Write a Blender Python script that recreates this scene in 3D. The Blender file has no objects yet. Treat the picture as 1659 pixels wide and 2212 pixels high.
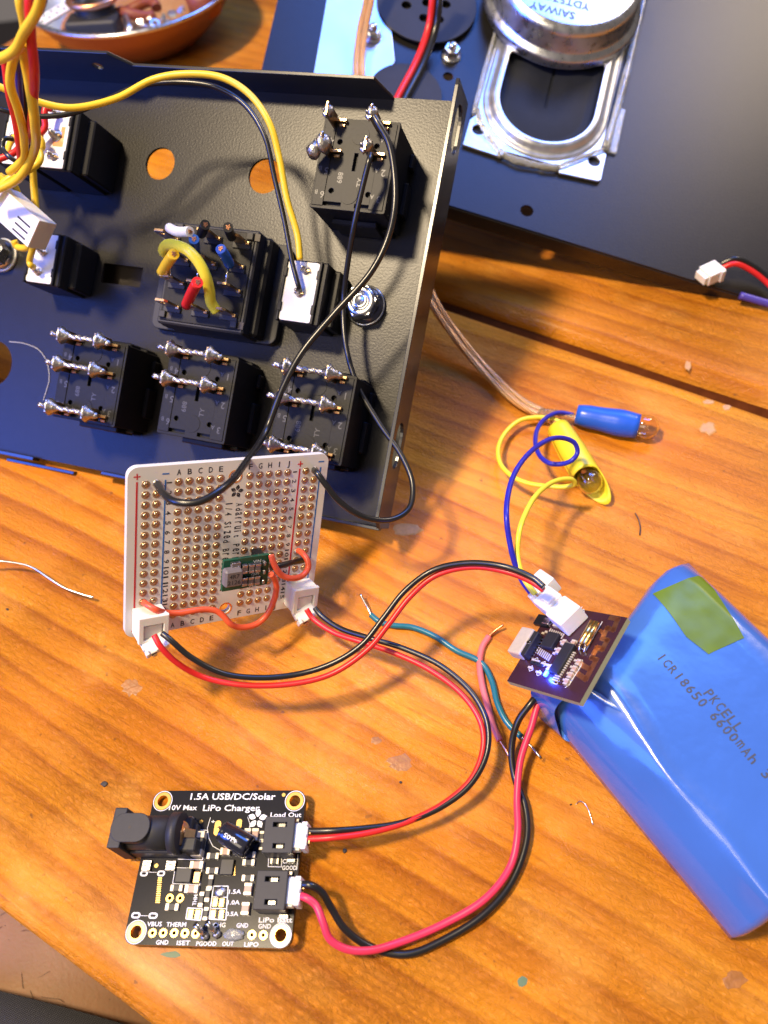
import bpy, bmesh, math, random
from mathutils import Vector, Matrix, noise
random.seed(7)
S = 0.001                                   # everything below is written in millimetres
sc = bpy.context.scene
COL = sc.collection

# ---------------------------------------------------------------- camera, world, lamps, exposure
CAM_R = Vector((0.99343, -0.0941, -0.06517))
CAM_D = Vector((-0.11446, -0.81668, -0.56562))      # image down
CAM_F = Vector((0.0, 0.56937, -0.82208))            # forward
CAM_P = Vector((0.0, 0.0, 195.8776))
FPX, CX, CY = 1700.0, 829.5, 1106.0
cam_d = bpy.data.cameras.new('camera'); cam = bpy.data.objects.new('camera', cam_d); COL.objects.link(cam)
m = Matrix.Identity(4)
for i in range(3):
    m[i][0] = CAM_R[i]; m[i][1] = -CAM_D[i]; m[i][2] = -CAM_F[i]; m[i][3] = CAM_P[i] * S
cam.matrix_world = m
cam_d.sensor_fit = 'VERTICAL'; cam_d.sensor_height = 36.0
cam_d.lens = 36.0 * FPX / 2212.0
cam_d.clip_start = 0.005; cam_d.clip_end = 50.0
cam_d.dof.use_dof = True; cam_d.dof.focus_distance = 0.197; cam_d.dof.aperture_fstop = 15.0
sc.camera = cam

w = bpy.data.worlds.new('World'); sc.world = w; w.use_nodes = True
bg = w.node_tree.nodes['Background']; bg.inputs[0].default_value = (0.70, 0.60, 0.55, 1); bg.inputs[1].default_value = 0.27

def area(name, loc, target, size, power, color, size_y=None):
    l = bpy.data.lights.new(name, 'AREA'); l.energy = power; l.color = color
    l.shape = 'RECTANGLE'; l.size = size * S; l.size_y = (size_y or size) * S
    o = bpy.data.objects.new(name, l); COL.objects.link(o)
    o.location = Vector(loc) * S
    o.rotation_euler = (Vector(target) - Vector(loc)).to_track_quat('-Z', 'Y').to_euler()
    return o
area('ceiling_lamp', (-375, 95, 930), (0, 130, 0), 105, 16.5, (1.0, 0.79, 0.51))
area('back_lamp', (690, 730, 720), (100, 260, 0), 260, 4.4, (1.0, 0.80, 0.55))
area('front_fill', (-420, -330, 620), (-20, 60, 20), 340, 2.2, (1.0, 0.84, 0.62))  # added fill from the camera side, brightens surfaces facing the viewer
area('side_window', (-1000, -90, 560), (-80, 180, 10), 480, 13.0, (0.05, 0.16, 1.0))
area('back_window', (370, 790, 1020), (80, 280, 0), 640, 13.0, (0.07, 0.24, 1.0), 400)

sc.view_settings.view_transform = 'Standard'
sc.view_settings.look = 'None'
sc.view_settings.exposure = 0.0
sc.view_settings.gamma = 1.0
sc.render.engine = 'CYCLES'

# ---------------------------------------------------------------- geometry of the picture: pixel -> ray -> real plane
def ray(px, py):
    v = CAM_R * (px - CX) + CAM_D * (py - CY) + CAM_F * FPX
    return v.normalized()
def at(px, py, z=0.0):
    r = ray(px, py); return CAM_P + r * ((z - CAM_P.z) / r.z)

class Frame:
    def __init__(s, O, X, Y):
        s.O = Vector(O); s.X = Vector(X).normalized(); s.Z = s.X.cross(Vector(Y)).normalized(); s.Y = s.Z.cross(s.X).normalized()
    def matrix(s, sc_=S):
        mm = Matrix.Identity(4)
        for i in range(3):
            mm[i][0] = s.X[i]; mm[i][1] = s.Y[i]; mm[i][2] = s.Z[i]; mm[i][3] = s.O[i] * sc_
        return mm
    def hit(s, px, py, h=0.0):                # pixel onto the plane h above this frame: local (x, y, h)
        r = ray(px, py); t = ((s.O + s.Z * h - CAM_P).dot(s.Z)) / r.dot(s.Z)
        P = CAM_P + r * t - s.O
        return Vector((P.dot(s.X), P.dot(s.Y), h))
    def w(s, p): return s.O + s.X * p[0] + s.Y * p[1] + s.Z * p[2]
    def hw(s, px, py, h=0.0): return s.w(s.hit(px, py, h))
    def loc(s, P):
        d = Vector(P) - s.O; return Vector((d.dot(s.X), d.dot(s.Y), d.dot(s.Z)))

PLATE = Frame((35.2, 216.9, 77.59), (0.9229, -0.3833, 0.0353), (0.2948, 0.7628, 0.5755))
PROTO = Frame((-52.49, 110.75, 57.48), (0.8373, 0.3179, -0.4448), (0.244, 0.5107, 0.8244))
CHG = Frame((-61.6, 56.74, 1.9), (0.9888, -0.129, 0.0746), (0.1322, 0.9904, -0.04))
pC = at(1252, 1518, 29); pB = at(1355, 1334, 31); pD = at(1121, 1428, 16)
BT = Frame(pC, pB - pC, pD - pC)             # wireless board: x along its right edge, y to the left
BT.Z = -BT.Z if BT.Z.z < 0 else BT.Z
LK = .955
def _lp(p): return CAM_P + (Vector(p) - CAM_P) * LK
k0 = _lp((35.3, 256.9, 19.6)); k1 = _lp((149.4, 214.6, -8.2)); LX = (k1 - k0).normalized(); LN = Vector((0.10715, -0.32717, 0.93887))
lo = Frame(k0, LX, LN.cross(LX))
WOOD_DIR = Vector((-0.812, 0.583, 0)).normalized(); WOOD_PERP = Vector((0.583, 0.812, 0)).normalized()

# ---------------------------------------------------------------- materials
def new_mat(name):
    mt = bpy.data.materials.new(name); mt.use_nodes = True
    nt = mt.node_tree; return mt, nt, nt.nodes['Principled BSDF'], nt.nodes, nt.links
def mat(name, col, rough=0.5, metal=0.0, var=0.12, vscale=0.6, bump=0.0, bscale=2.0, bdist=0.1, coat=0.0, trans=0.0, ior=1.45, sub=0.0, rvar=0.0, spec=0.5):
    mt, nt, P, N, L = new_mat(name)
    tc = N.new('ShaderNodeTexCoord'); mp = N.new('ShaderNodeMapping'); mp.inputs['Scale'].default_value = (1000,) * 3
    L.new(tc.outputs['Object'], mp.inputs['Vector'])
    P.inputs['Roughness'].default_value = rough; P.inputs['Metallic'].default_value = metal
    P.inputs['Coat Weight'].default_value = coat; P.inputs['Coat Roughness'].default_value = 0.08
    P.inputs['Transmission Weight'].default_value = trans; P.inputs['IOR'].default_value = ior
    P.inputs['Specular IOR Level'].default_value = spec
    if sub: P.inputs['Subsurface Weight'].default_value = sub; P.inputs['Subsurface Scale'].default_value = 0.002
    if var:
        n = N.new('ShaderNodeTexNoise'); n.inputs['Scale'].default_value = vscale; n.inputs['Detail'].default_value = 4
        L.new(mp.outputs[0], n.inputs['Vector'])
        r = N.new('ShaderNodeMix'); r.data_type = 'RGBA'
        r.inputs[6].default_value = tuple(c * (1 - var) for c in col) + (1,)
        r.inputs[7].default_value = tuple(min(1, c * (1 + var)) for c in col) + (1,)
        L.new(n.outputs['Fac'], r.inputs[0]); L.new(r.outputs[2], P.inputs['Base Color'])
        if rvar:
            mr = N.new('ShaderNodeMapRange'); mr.inputs[1].default_value = .3; mr.inputs[2].default_value = .7
            mr.inputs[3].default_value = max(0.02, rough - rvar); mr.inputs[4].default_value = rough + rvar
            L.new(n.outputs['Fac'], mr.inputs[0]); L.new(mr.outputs[0], P.inputs['Roughness'])
    else:
        P.inputs['Base Color'].default_value = tuple(col) + (1,)
    if bump:
        b = N.new('ShaderNodeTexNoise'); b.inputs['Scale'].default_value = bscale; b.inputs['Detail'].default_value = 3
        L.new(mp.outputs[0], b.inputs['Vector'])
        bm_ = N.new('ShaderNodeBump'); bm_.inputs['Strength'].default_value = bump; bm_.inputs['Distance'].default_value = bdist * S
        L.new(b.outputs['Fac'], bm_.inputs['Height']); L.new(bm_.outputs[0], P.inputs['Normal'])
    return mt

def wood_material():
    mt, nt, P, N, L = new_mat('varnished_pine')
    tc = N.new('ShaderNodeTexCoord')
    def mapping(sx, sy, sz, lx=0.0):
        mp = N.new('ShaderNodeMapping'); mp.inputs['Scale'].default_value = (sx, sy, sz); mp.inputs['Location'].default_value = (lx, lx * .7, 0)
        L.new(tc.outputs['Object'], mp.inputs['Vector']); return mp.outputs[0]
    def nz(vec, scale, detail=4, rough=.55, dist=0.0):
        n = N.new('ShaderNodeTexNoise'); n.inputs['Scale'].default_value = scale; n.inputs['Detail'].default_value = detail
        n.inputs['Roughness'].default_value = rough; n.inputs['Distortion'].default_value = dist
        L.new(vec, n.inputs['Vector']); return n.outputs['Fac']
    def ramp(src, stops):
        r = N.new('ShaderNodeValToRGB'); e = r.color_ramp.elements
        e[0].position, e[0].color = stops[0][0], stops[0][1]; e[1].position, e[1].color = stops[-1][0], stops[-1][1]
        for p_, c_ in stops[1:-1]:
            k = e.new(p_); k.color = c_
        L.new(src, r.inputs[0]); return r.outputs[0]
    def mix(a, b, fac, mode='MIX'):
        x = N.new('ShaderNodeMix'); x.data_type = 'RGBA'; x.blend_type = mode
        if isinstance(fac, float): x.inputs[0].default_value = fac
        else: L.new(fac, x.inputs[0])
        for s_, v in ((6, a), (7, b)):
            if isinstance(v, tuple): x.inputs[s_].default_value = v
            else: L.new(v, x.inputs[s_])
        return x.outputs[2]
    def math_(op, a, b=0.0):
        x = N.new('ShaderNodeMath'); x.operation = op
        for i_, v in ((0, a), (1, b)):
            if isinstance(v, (int, float)): x.inputs[i_].default_value = v
            else: L.new(v, x.inputs[i_])
        return x.outputs[0]
    # growth rings: bands across the plank, bent by slow noise along it
    v1 = mapping(6, 42, 42)
    warp = nz(mapping(5, 13, 13, 3), 1.0, 3)
    sep = N.new('ShaderNodeSeparateXYZ'); L.new(mapping(1000, 1000, 1000), sep.inputs[0])
    y = math_('ADD', math_('MULTIPLY', sep.outputs[1], 0.125), math_('MULTIPLY', warp, 2.6))
    ring = math_('FRACT', y)
    ringc = ramp(ring, [(0.0, (.10,) * 3 + (1,)), (.55, (.42,) * 3 + (1,)), (.86, (1,) * 3 + (1,)), (.93, (.55,) * 3 + (1,)), (1.0, (.10,) * 3 + (1,))])
    broad = nz(v1, 1.0, 3)
    fine = nz(mapping(45, 700, 700), 1.0, 5, .7)
    c0 = ramp(broad, [(.30, (.60, .188, .007, 1)), (.55, (.72, .262, .012, 1)), (.75, (.82, .365, .03, 1))])
    c1 = mix(c0, (.26, .052, .004, 1), math_('MULTIPLY', math_('MULTIPLY', ringc, ramp(nz(mapping(5, 9, 9, 8), 1.0, 2), [(.35, (.35,) * 3 + (1,)), (.65, (1,) * 3 + (1,))])), 0.72))
    c2 = mix(c1, (.20, .04, .005, 1), math_('MULTIPLY', ramp(fine, [(.50, (0, 0, 0, 1)), (.76, (1, 1, 1, 1))]), 0.55))
    # grime, dents and pale chips
    spots = nz(mapping(1, 1, 1), 330, 2, .5)
    c3 = mix(c2, (.10, .04, .02, 1), math_('MULTIPLY', ramp(spots, [(.70, (0, 0, 0, 1)), (.76, (1, 1, 1, 1))]), .55))
    smear = nz(mapping(1, 1.6, 1, 9), 26, 5, .62)
    c4 = mix(c3, (.82, .37, .055, 1), math_('MULTIPLY', ramp(smear, [(.52, (0, 0, 0, 1)), (.70, (1, 1, 1, 1))]), .55))
    L.new(c4, P.inputs['Base Color'])
    rgh = nz(mapping(1, 2.5, 1, 5), 60, 5, .6)
    mr = N.new('ShaderNodeMapRange'); mr.inputs[1].default_value = .3; mr.inputs[2].default_value = .7; mr.inputs[3].default_value = .22; mr.inputs[4].default_value = .46
    L.new(rgh, mr.inputs[0]); L.new(mr.outputs[0], P.inputs['Roughness'])
    # bump: fine pores, worn lumps, scratches
    lump = nz(mapping(1, 1.7, 1, 2), 520, 6, .70, .8)
    pore = nz(mapping(120, 1500, 1500), 1.0, 3)
    vor = N.new('ShaderNodeTexVoronoi'); vor.feature = 'DISTANCE_TO_EDGE'; vor.inputs['Scale'].default_value = 34; vor.inputs['Randomness'].default_value = 1
    wv = N.new('ShaderNodeVectorMath'); wv.operation = 'ADD'
    L.new(mapping(.35, 1, 1, 4), wv.inputs[0])
    nn = N.new('ShaderNodeTexNoise'); nn.inputs['Scale'].default_value = 40; L.new(tc.outputs['Object'], nn.inputs['Vector'])
    sc2 = N.new('ShaderNodeVectorMath'); sc2.operation = 'SCALE'; sc2.inputs['Scale'].default_value = .02
    L.new(nn.outputs['Color'], sc2.inputs[0]); L.new(sc2.outputs[0], wv.inputs[1]); L.new(wv.outputs[0], vor.inputs['Vector'])
    crk = ramp(vor.outputs['Distance'], [(0.0, (0, 0, 0, 1)), (.012, (1, 1, 1, 1))])
    h = math_('ADD', math_('ADD', math_('MULTIPLY', lump, .9), math_('MULTIPLY', pore, .35)), math_('MULTIPLY', crk, .06))
    wear = ramp(nz(mapping(1, 1, 1, 6), 11, 3), [(.35, (.25,) * 3 + (1,)), (.65, (1,) * 3 + (1,))])
    b = N.new('ShaderNodeBump'); b.inputs['Distance'].default_value = 2.2 * S
    L.new(h, b.inputs['Height']); L.new(math_('MULTIPLY', wear, .95), b.inputs['Strength'])
    L.new(b.outputs[0], P.inputs['Normal'])
    P.inputs['Coat Weight'].default_value = .05; P.inputs['Coat Roughness'].default_value = .2; P.inputs['Specular IOR Level'].default_value = .24
    return mt

M = {}
M['wood'] = wood_material()
M['powder'] = mat('black_powder_coat', (.011, .010, .009), .34, 0, .2, .3, 1.0, 1.6, .042, spec=.34)
M['powder_smooth'] = mat('black_enamel', (.013, .013, .016), .24, 0, .2, .4, .06, 1.0, .05, spec=.7)
M['blkplastic'] = mat('black_plastic', (.010, .010, .011), .44, 0, .3, .8, .35, 1.4, .06, spec=.22)
M['blkmatte'] = mat('matt_black_plastic', (.022, .022, .024), .55, 0, .2, .8, .2, 3, .05)
M['emboss'] = mat('embossed_plastic', (.05, .05, .055), .4)
M['brass'] = mat('tinned_brass', (.62, .42, .22), .28, 1, .25, 1.2, .15, 2, .05)
M['copper'] = mat('bare_copper', (.80, .38, .20), .33, 1, .2, 2, .3, 5, .05)
M['goldstrand'] = mat('stranded_copper', (.88, .50, .22), .4, .75, .2, 2, .3, 5, .05)
M['endcap'] = mat('tinned_end', (.66, .58, .44), .32, .35, .12, 1)
M['solder'] = mat('solder', (.44, .42, .39), .38, 1, .3, 1.6, .5, 1.8, .3, rvar=.12)
M['tin'] = mat('tinned_wire', (.66, .64, .61), .22, 1, .15, 1)
M['steel'] = mat('zinc_steel', (.62, .63, .64), .30, 1, .15, .35, .10, 1.2, .06, rvar=.08)
M['steel_rough'] = mat('cast_zinc', (.50, .56, .64), .40, 1, .15, .6, .5, 2.2, .12)
M['basket'] = mat('pressed_steel', (.66, .68, .71), .36, .92, .15, .3, .15, 1.0, .08, rvar=.08)
M['galv'] = mat('zinc_plate', (.66, .70, .74), .40, 1, .12, .1, .12, .8, .06)
M['paper'] = mat('white_label_card', (.78, .76, .70), .62, 0, .06, 1.5, .25, 5, .05)
M['whiteplastic'] = mat('white_nylon', (.78, .76, .71), .42, 0, .05, .5, .05, 2, .03, sub=.15)
M['yellow'] = mat('yellow_insulation', (.80, .53, .03), .34, 0, .08, .5, .05, 1, .05)
M['lemon'] = mat('lemon_insulation', (.80, .70, .05), .36, 0, .05, .4, .05, 1, .05)
M['red'] = mat('red_insulation', (.62, .02, .018), .34, 0, .08, .5, .05, 1, .05)
M['rose'] = mat('rose_red_silicone', (.70, .035, .085), .38, 0, .08, .5)
M['pink'] = mat('pink_insulation', (.72, .17, .17), .36, 0, .08, .6)
M['teal'] = mat('teal_insulation', (.015, .155, .20), .26, 0, .1, .6)
M['orange'] = mat('orange_insulation', (.72, .10, .04), .36, 0, .08, .6)
M['black'] = mat('black_insulation', (.010, .010, .010), .30, 0, .1, .5, .05, 1, .04, spec=.7)
M['white'] = mat('white_insulation', (.78, .76, .70), .4, 0, .05, .6)
M['blue'] = mat('blue_insulation', (.02, .10, .42), .34, 0, .08, .6)
M['navy'] = mat('navy_insulation', (.022, .02, .36), .34, 0, .08, .5)
M['violet'] = mat('violet_insulation', (.07, .05, .30), .34)
M['protoboard'] = mat('white_solder_mask', (.70, .68, .66), .30, 0, .03, .1, .06, 1.5, .04)
M['gold'] = mat('gold_pad', (.85, .58, .20), .25, 1, .15, 1)
M['pad'] = mat('plated_hole', (.46, .30, .18), .36, .6, .2, 1)
M['hole'] = mat('hole_shadow', (.03, .02, .015), .5)
M['ink_black'] = mat('black_ink', (.025, .025, .03), .55)
M['ink_red'] = mat('red_ink', (.55, .02, .03), .5)
M['ink_blue'] = mat('blue_ink', (.02, .14, .45), .5)
M['ink_white'] = mat('white_ink', (.78, .78, .76), .5)
M['ink_grey'] = mat('grey_ink', (.055, .06, .075), .5)
M['pcb_black'] = mat('black_solder_mask', (.010, .010, .013), .17, 0, .2, .3, .05, 1, .03, spec=.6)
M['pcb_green'] = mat('green_solder_mask', (.006, .075, .038), .28)
M['pcb_brown'] = mat('maroon_solder_mask', (.040, .014, .020), .26, 0, .15, .5, spec=.7)
M['fr4'] = mat('laminate_edge', (.34, .34, .20), .6, 0, .1, 1)
M['chip'] = mat('chip_epoxy', (.018, .018, .02), .45, 0, .15, 1, .1, 5, .03)
M['inductor'] = mat('grey_ferrite', (.16, .135, .13), .5, 0, .1, 1)
M['ceramic'] = mat('capacitor_ceramic', (.42, .27, .19), .4, 0, .1, 1)
M['battery'] = mat('blue_shrink_film', (.045, .135, .44), .22, 0, .12, .05, .22, .10, 1.2, coat=.6, spec=.6)
M['tape'] = mat('yellow_film_tape', (.11, .175, .012), .34, 0, .55, .09, .10, .3, .1, spec=.35)
M['sleeveblue'] = mat('blue_heat_shrink', (.02, .105, .58), .30, 0, .05, .3, .2, .35, .4)
M['sleeveyellow'] = mat('yellow_heat_shrink', (.82, .66, .03), .38, 0, .05, .3, .12, .35, .3)
M['copperpan'] = mat('copper_paint', (.24, .10, .05), .38, .6, .15, .03, .05, .5, .05)
M['skin'] = mat('skin', (.30, .16, .085), .55, 0, .25, .06, .5, .8, .3, sub=.2)
M['hair'] = mat('dark_hair', (.03, .018, .012), .5)
M['cone'] = mat('black_paper_cone', (.008, .010, .017), .6, 0, .3, .2, .3, 1.2, .1, spec=.3)
M['felt'] = mat('dark_felt', (.014, .015, .022), .6, 0, .3, .2, .3, 1.2, .1)
M['glue'] = mat('hot_glue', (.80, .80, .72), .16, 0, .05, .4, .3, .6, .4, trans=.75)
M['clay'] = mat('terracotta', (.22, .05, .02), .5)
M['floor'] = mat('floor_boards', (.05, .04, .035), .5)
def glass_mat(name, col, rough=.03):
    return mat(name, col, rough, 0, 0, trans=1.0, ior=1.45)
M['glass'] = glass_mat('amber_glass', (1.0, .93, .78), .02)
M['clearpvc'] = mat('clear_cable_jacket', (1.0, .78, .48), .12, 0, .03, .3, .1, 2, .05, trans=.85, ior=1.3)
def led_mat():
    mt, nt, P, N, L = new_mat('lit_blue_led'); P.inputs['Base Color'].default_value = (.2, .4, 1, 1)
    P.inputs['Emission Color'].default_value = (.012, .05, 1, 1); P.inputs['Emission Strength'].default_value = 16; return mt
M['led'] = led_mat()
def cloth_mat():
    mt, nt, P, N, L = new_mat('grey_woven_denim')
    tc = N.new('ShaderNodeTexCoord'); mp = N.new('ShaderNodeMapping'); mp.inputs['Scale'].default_value = (1000,) * 3; mp.inputs['Rotation'].default_value = (0, 0, .5)
    L.new(tc.outputs['Object'], mp.inputs[0])
    cols = []
    for d in ('X', 'Y'):
        wv = N.new('ShaderNodeTexWave'); wv.bands_direction = d; wv.inputs['Scale'].default_value = .75 if d == 'Y' else .55; wv.inputs['Distortion'].default_value = 2.2
        wv.inputs['Detail'].default_value = 3; L.new(mp.outputs[0], wv.inputs[0]); cols.append(wv.outputs['Fac'])
    mm = N.new('ShaderNodeMath'); mm.operation = 'MULTIPLY'; L.new(cols[0], mm.inputs[0]); L.new(cols[1], mm.inputs[1])
    mx = N.new('ShaderNodeMix'); mx.data_type = 'RGBA'; mx.inputs[6].default_value = (.018, .018, .024, 1); mx.inputs[7].default_value = (.15, .15, .15, 1)
    L.new(mm.outputs[0], mx.inputs[0]); L.new(mx.outputs[2], P.inputs['Base Color']); P.inputs['Roughness'].default_value = .9
    b = N.new('ShaderNodeBump'); b.inputs['Distance'].default_value = .3 * S; b.inputs['Strength'].default_value = .8
    L.new(mm.outputs[0], b.inputs['Height']); L.new(b.outputs[0], P.inputs['Normal']); return mt
M['cloth'] = cloth_mat()

# ---------------------------------------------------------------- object helpers
def tag(o, label=None, cat=None, group=None, kind=None):
    if label: o['label'] = label
    if cat: o['category'] = cat
    if group: o['group'] = group
    if kind: o['kind'] = kind
    return o
def thing(name, frame, label, cat, group=None):
    o = bpy.data.objects.new(name, None); COL.objects.link(o); o.empty_display_size = .005
    o.matrix_world = frame.matrix() if isinstance(frame, Frame) else Matrix.Translation(Vector(frame) * S)
    return tag(o, label, cat, group)

def curve_mesh(cu):
    o = bpy.data.objects.new('tmp', cu); COL.objects.link(o)
    dg = bpy.context.evaluated_depsgraph_get()
    me = bpy.data.meshes.new_from_object(o.evaluated_get(dg))
    bpy.data.objects.remove(o); bpy.data.curves.remove(cu)
    return me

def smooth_pts(pts, n=8):
    if len(pts) < 3: return [Vector(p) for p in pts]
    P = [Vector(p) for p in pts]; P = [P[0] * 2 - P[1]] + P + [P[-1] * 2 - P[-2]]
    out = []
    for i in range(1, len(P) - 2):
        p0, p1, p2, p3 = P[i - 1:i + 3]
        d1 = max((p1 - p0).length, 1e-4) ** .5; d2 = max((p2 - p1).length, 1e-4) ** .5; d3 = max((p3 - p2).length, 1e-4) ** .5
        m1 = (p2 - p1 + ((p1 - p0) / d1 - (p2 - p0) / (d1 + d2)) * d2)
        m2 = (p2 - p1 + ((p3 - p2) / d3 - (p3 - p1) / (d2 + d3)) * d2)
        for k in range(n):
            t = k / n
            out.append(p1 * (2 * t ** 3 - 3 * t * t + 1) + m1 * (t ** 3 - 2 * t * t + t) + p2 * (-2 * t ** 3 + 3 * t * t) + m2 * (t ** 3 - t * t))
    out.append(P[-2]); return out

class MB:
    def __init__(s): s.bm = bmesh.new(); s.mats = []; s.mi = 0; s.sm = False
    def use(s, m_):
        if m_ not in s.mats: s.mats.append(m_)
        s.mi = s.mats.index(m_); return s
    def _new(s, faces, smooth):
        for f in faces: f.material_index = s.mi; f.smooth = smooth
    def box(s, c, d, bev=0.0, rot=None, seg=1):
        f_old = set(s.bm.faces)
        r = bmesh.ops.create_cube(s.bm, size=1.0)
        mt = Matrix.Translation(Vector(c)) @ (rot.to_4x4() if rot else Matrix.Identity(4)) @ Matrix.Diagonal(Vector(list(d) + [1]))
        bmesh.ops.transform(s.bm, matrix=mt, verts=r['verts'])
        fs = {f for v in r['verts'] for f in v.link_faces}
        if bev > 0:
            es = list({e for v in r['verts'] for e in v.link_edges})
            rr = bmesh.ops.bevel(s.bm, geom=es, offset=bev, segments=seg, profile=.6, affect='EDGES')
            fs = [f for f in s.bm.faces if f not in f_old]
        s._new(fs, False); return s
    def tube(s, pts, r, seg=10, cap=True, smooth=True, phase=0.0):
        P = [Vector(p) for p in pts]; n = len(P)
        rad = r if callable(r) else (lambda t: r)
        T = [((P[min(i + 1, n - 1)] - P[max(i - 1, 0)]).normalized()) for i in range(n)]
        up = Vector((0, 0, 1)) if abs(T[0].z) < .9 else Vector((1, 0, 0))
        N_ = T[0].cross(up).normalized(); rings = []
        for i in range(n):
            N_ = (N_ - T[i] * N_.dot(T[i])); N_ = N_.normalized() if N_.length > 1e-6 else T[i].orthogonal().normalized()
            B = T[i].cross(N_); ri = rad(i / (n - 1))
            rings.append([s.bm.verts.new(P[i] + (N_ * math.cos(a) + B * math.sin(a)) * ri) for a in [phase + 2 * math.pi * k / seg for k in range(seg)]])
        fs = []
        for i in range(n - 1):
            for k in range(seg):
                fs.append(s.bm.faces.new((rings[i][k], rings[i][(k + 1) % seg], rings[i + 1][(k + 1) % seg], rings[i + 1][k])))
        s._new(fs, smooth)
        if cap: s._new([s.bm.faces.new(rings[0][::-1]), s.bm.faces.new(rings[-1])], False)
        return s
    def cyl(s, p0, p1, r0, r1=None, seg=24, smooth=True):
        r1 = r0 if r1 is None else r1
        return s.tube([p0, p1], lambda t: r0 + (r1 - r0) * t, seg, True, smooth)
    def lathe(s, prof, c=(0, 0, 0), axis=(0, 0, 1), seg=32, smooth=True):
        ax = Vector(axis).normalized(); n1 = ax.orthogonal().normalized(); n2 = ax.cross(n1); c = Vector(c); rings = []
        for (r_, h_) in prof:
            if r_ < 1e-5: rings.append([s.bm.verts.new(c + ax * h_)])
            else: rings.append([s.bm.verts.new(c + ax * h_ + (n1 * math.cos(2 * math.pi * k / seg) + n2 * math.sin(2 * math.pi * k / seg)) * r_) for k in range(seg)])
        fs = []
        for a, b in zip(rings[:-1], rings[1:]):
            for k in range(seg):
                k2 = (k + 1) % seg
                if len(a) == 1 and len(b) == 1: continue
                if len(a) == 1: fs.append(s.bm.faces.new((a[0], b[k2], b[k])))
                elif len(b) == 1: fs.append(s.bm.faces.new((a[k], a[k2], b[0])))
                else: fs.append(s.bm.faces.new((a[k], a[k2], b[k2], b[k])))
        s._new(fs, smooth); return s
    def ball(s, c, r, sc_=(1, 1, 1), sub=2, jitter=0.0, rot=None):
        rr = bmesh.ops.create_icosphere(s.bm, subdivisions=sub, radius=1.0)
        for v in rr['verts']:
            if jitter: v.co *= 1 + jitter * (noise.noise(v.co * 1.7 + Vector(c)) )
            v.co = Vector((v.co.x * r * sc_[0], v.co.y * r * sc_[1], v.co.z * r * sc_[2]))
            if rot: v.co = rot @ v.co
            v.co += Vector(c)
        s._new({f for v in rr['verts'] for f in v.link_faces}, True); return s
    def add_mesh(s, me, mt, smooth=False):
        v0 = set(s.bm.verts); f0 = set(s.bm.faces)
        s.bm.from_mesh(me)
        bmesh.ops.transform(s.bm, matrix=mt, verts=[v for v in s.bm.verts if v not in v0])
        s._new([f for f in s.bm.faces if f not in f0], smooth); bpy.data.meshes.remove(me); return s
    def plate(s, loops, z0, z1, mt=None, bevel=0.0):          # outline with holes, filled and extruded
        cu = bpy.data.curves.new('p', 'CURVE'); cu.dimensions = '2D'; cu.fill_mode = 'BOTH'
        cu.extrude = (z1 - z0) / 2 - bevel; cu.bevel_depth = bevel; cu.bevel_resolution = 1
        if bevel: cu.offset = -bevel
        for lp in loops:
            sp = cu.splines.new('POLY'); sp.points.add(len(lp) - 1); sp.use_cyclic_u = True
            for p, q in zip(sp.points, lp): p.co = (q[0], q[1], 0, 1)
        return s.add_mesh(curve_mesh(cu), (mt or Matrix.Identity(4)) @ Matrix.Translation((0, 0, (z0 + z1) / 2)))
    def text(s, body, x, y, z, wd=None, ht=1.0, rot=0.0, th=0.03, mt=None, center=True, mono=None, shear=0.0):
        cu = bpy.data.curves.new('t', 'FONT'); cu.body = body; cu.size = 1.0; cu.extrude = 0.0; cu.fill_mode = 'FRONT'; cu.resolution_u = 2; cu.offset = 0.014
        cu.shear = shear
        me = curve_mesh(cu)
        if not me.vertices: return s
        xs = [v.co.x for v in me.vertices]; ys = [v.co.y for v in me.vertices]
        x0, x1, y0 = min(xs), max(xs), 0.0
        y1 = .73 if any(ch in body for ch in 'ABCDEFGHIJKLMNOPQRSTUVWXYZ0123456789bdfhklt/') else max(ys)
        sy = ht / (y1 - y0); sx = (wd / max(x1 - x0, 1e-3)) if wd else sy
        o = -(x0 + x1) / 2 if center else -x0; oy = -(y1 / 2) if center else 0
        mm = Matrix.Translation((x, y, z)) @ Matrix.Rotation(rot, 4, 'Z') @ Matrix.Diagonal((sx, sy, 1, 1)) @ Matrix.Translation((o, oy, 0))
        return s.add_mesh(me, (mt or Matrix.Identity(4)) @ mm)
    def build(s, name, material=None, parent=None, loc=None, matrix=None):
        if matrix is not None: bmesh.ops.transform(s.bm, matrix=matrix, verts=s.bm.verts)
        base = Vector(loc) if loc is not None else Vector((0, 0, 0))
        bmesh.ops.transform(s.bm, matrix=Matrix.Diagonal((S, S, S, 1)) @ Matrix.Translation(-base), verts=s.bm.verts)
        me = bpy.data.meshes.new(name); s.bm.normal_update(); s.bm.to_mesh(me); s.bm.free()
        for m_ in (s.mats or [material]): me.materials.append(M[m_] if isinstance(m_, str) else m_)
        o = bpy.data.objects.new(name, me); COL.objects.link(o)
        if parent is not None: o.parent = parent
        o.location = base * S
        return o

def circle(cx, cy, r, n=28, ry=None, a0=0.0):
    ry = ry or r; return [(cx + r * math.cos(a0 + 2 * math.pi * k / n), cy + ry * math.sin(a0 + 2 * math.pi * k / n)) for k in range(n)]
def rrect(x0, y0, x1, y1, r, n=5):
    out = []
    for (cx_, cy_, a) in ((x1 - r, y1 - r, 0), (x0 + r, y1 - r, 90), (x0 + r, y0 + r, 180), (x1 - r, y0 + r, 270)):
        for k in range(n + 1):
            t = math.radians(a + 90 * k / n); out.append((cx_ + r * math.cos(t), cy_ + r * math.sin(t)))
    return out

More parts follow.
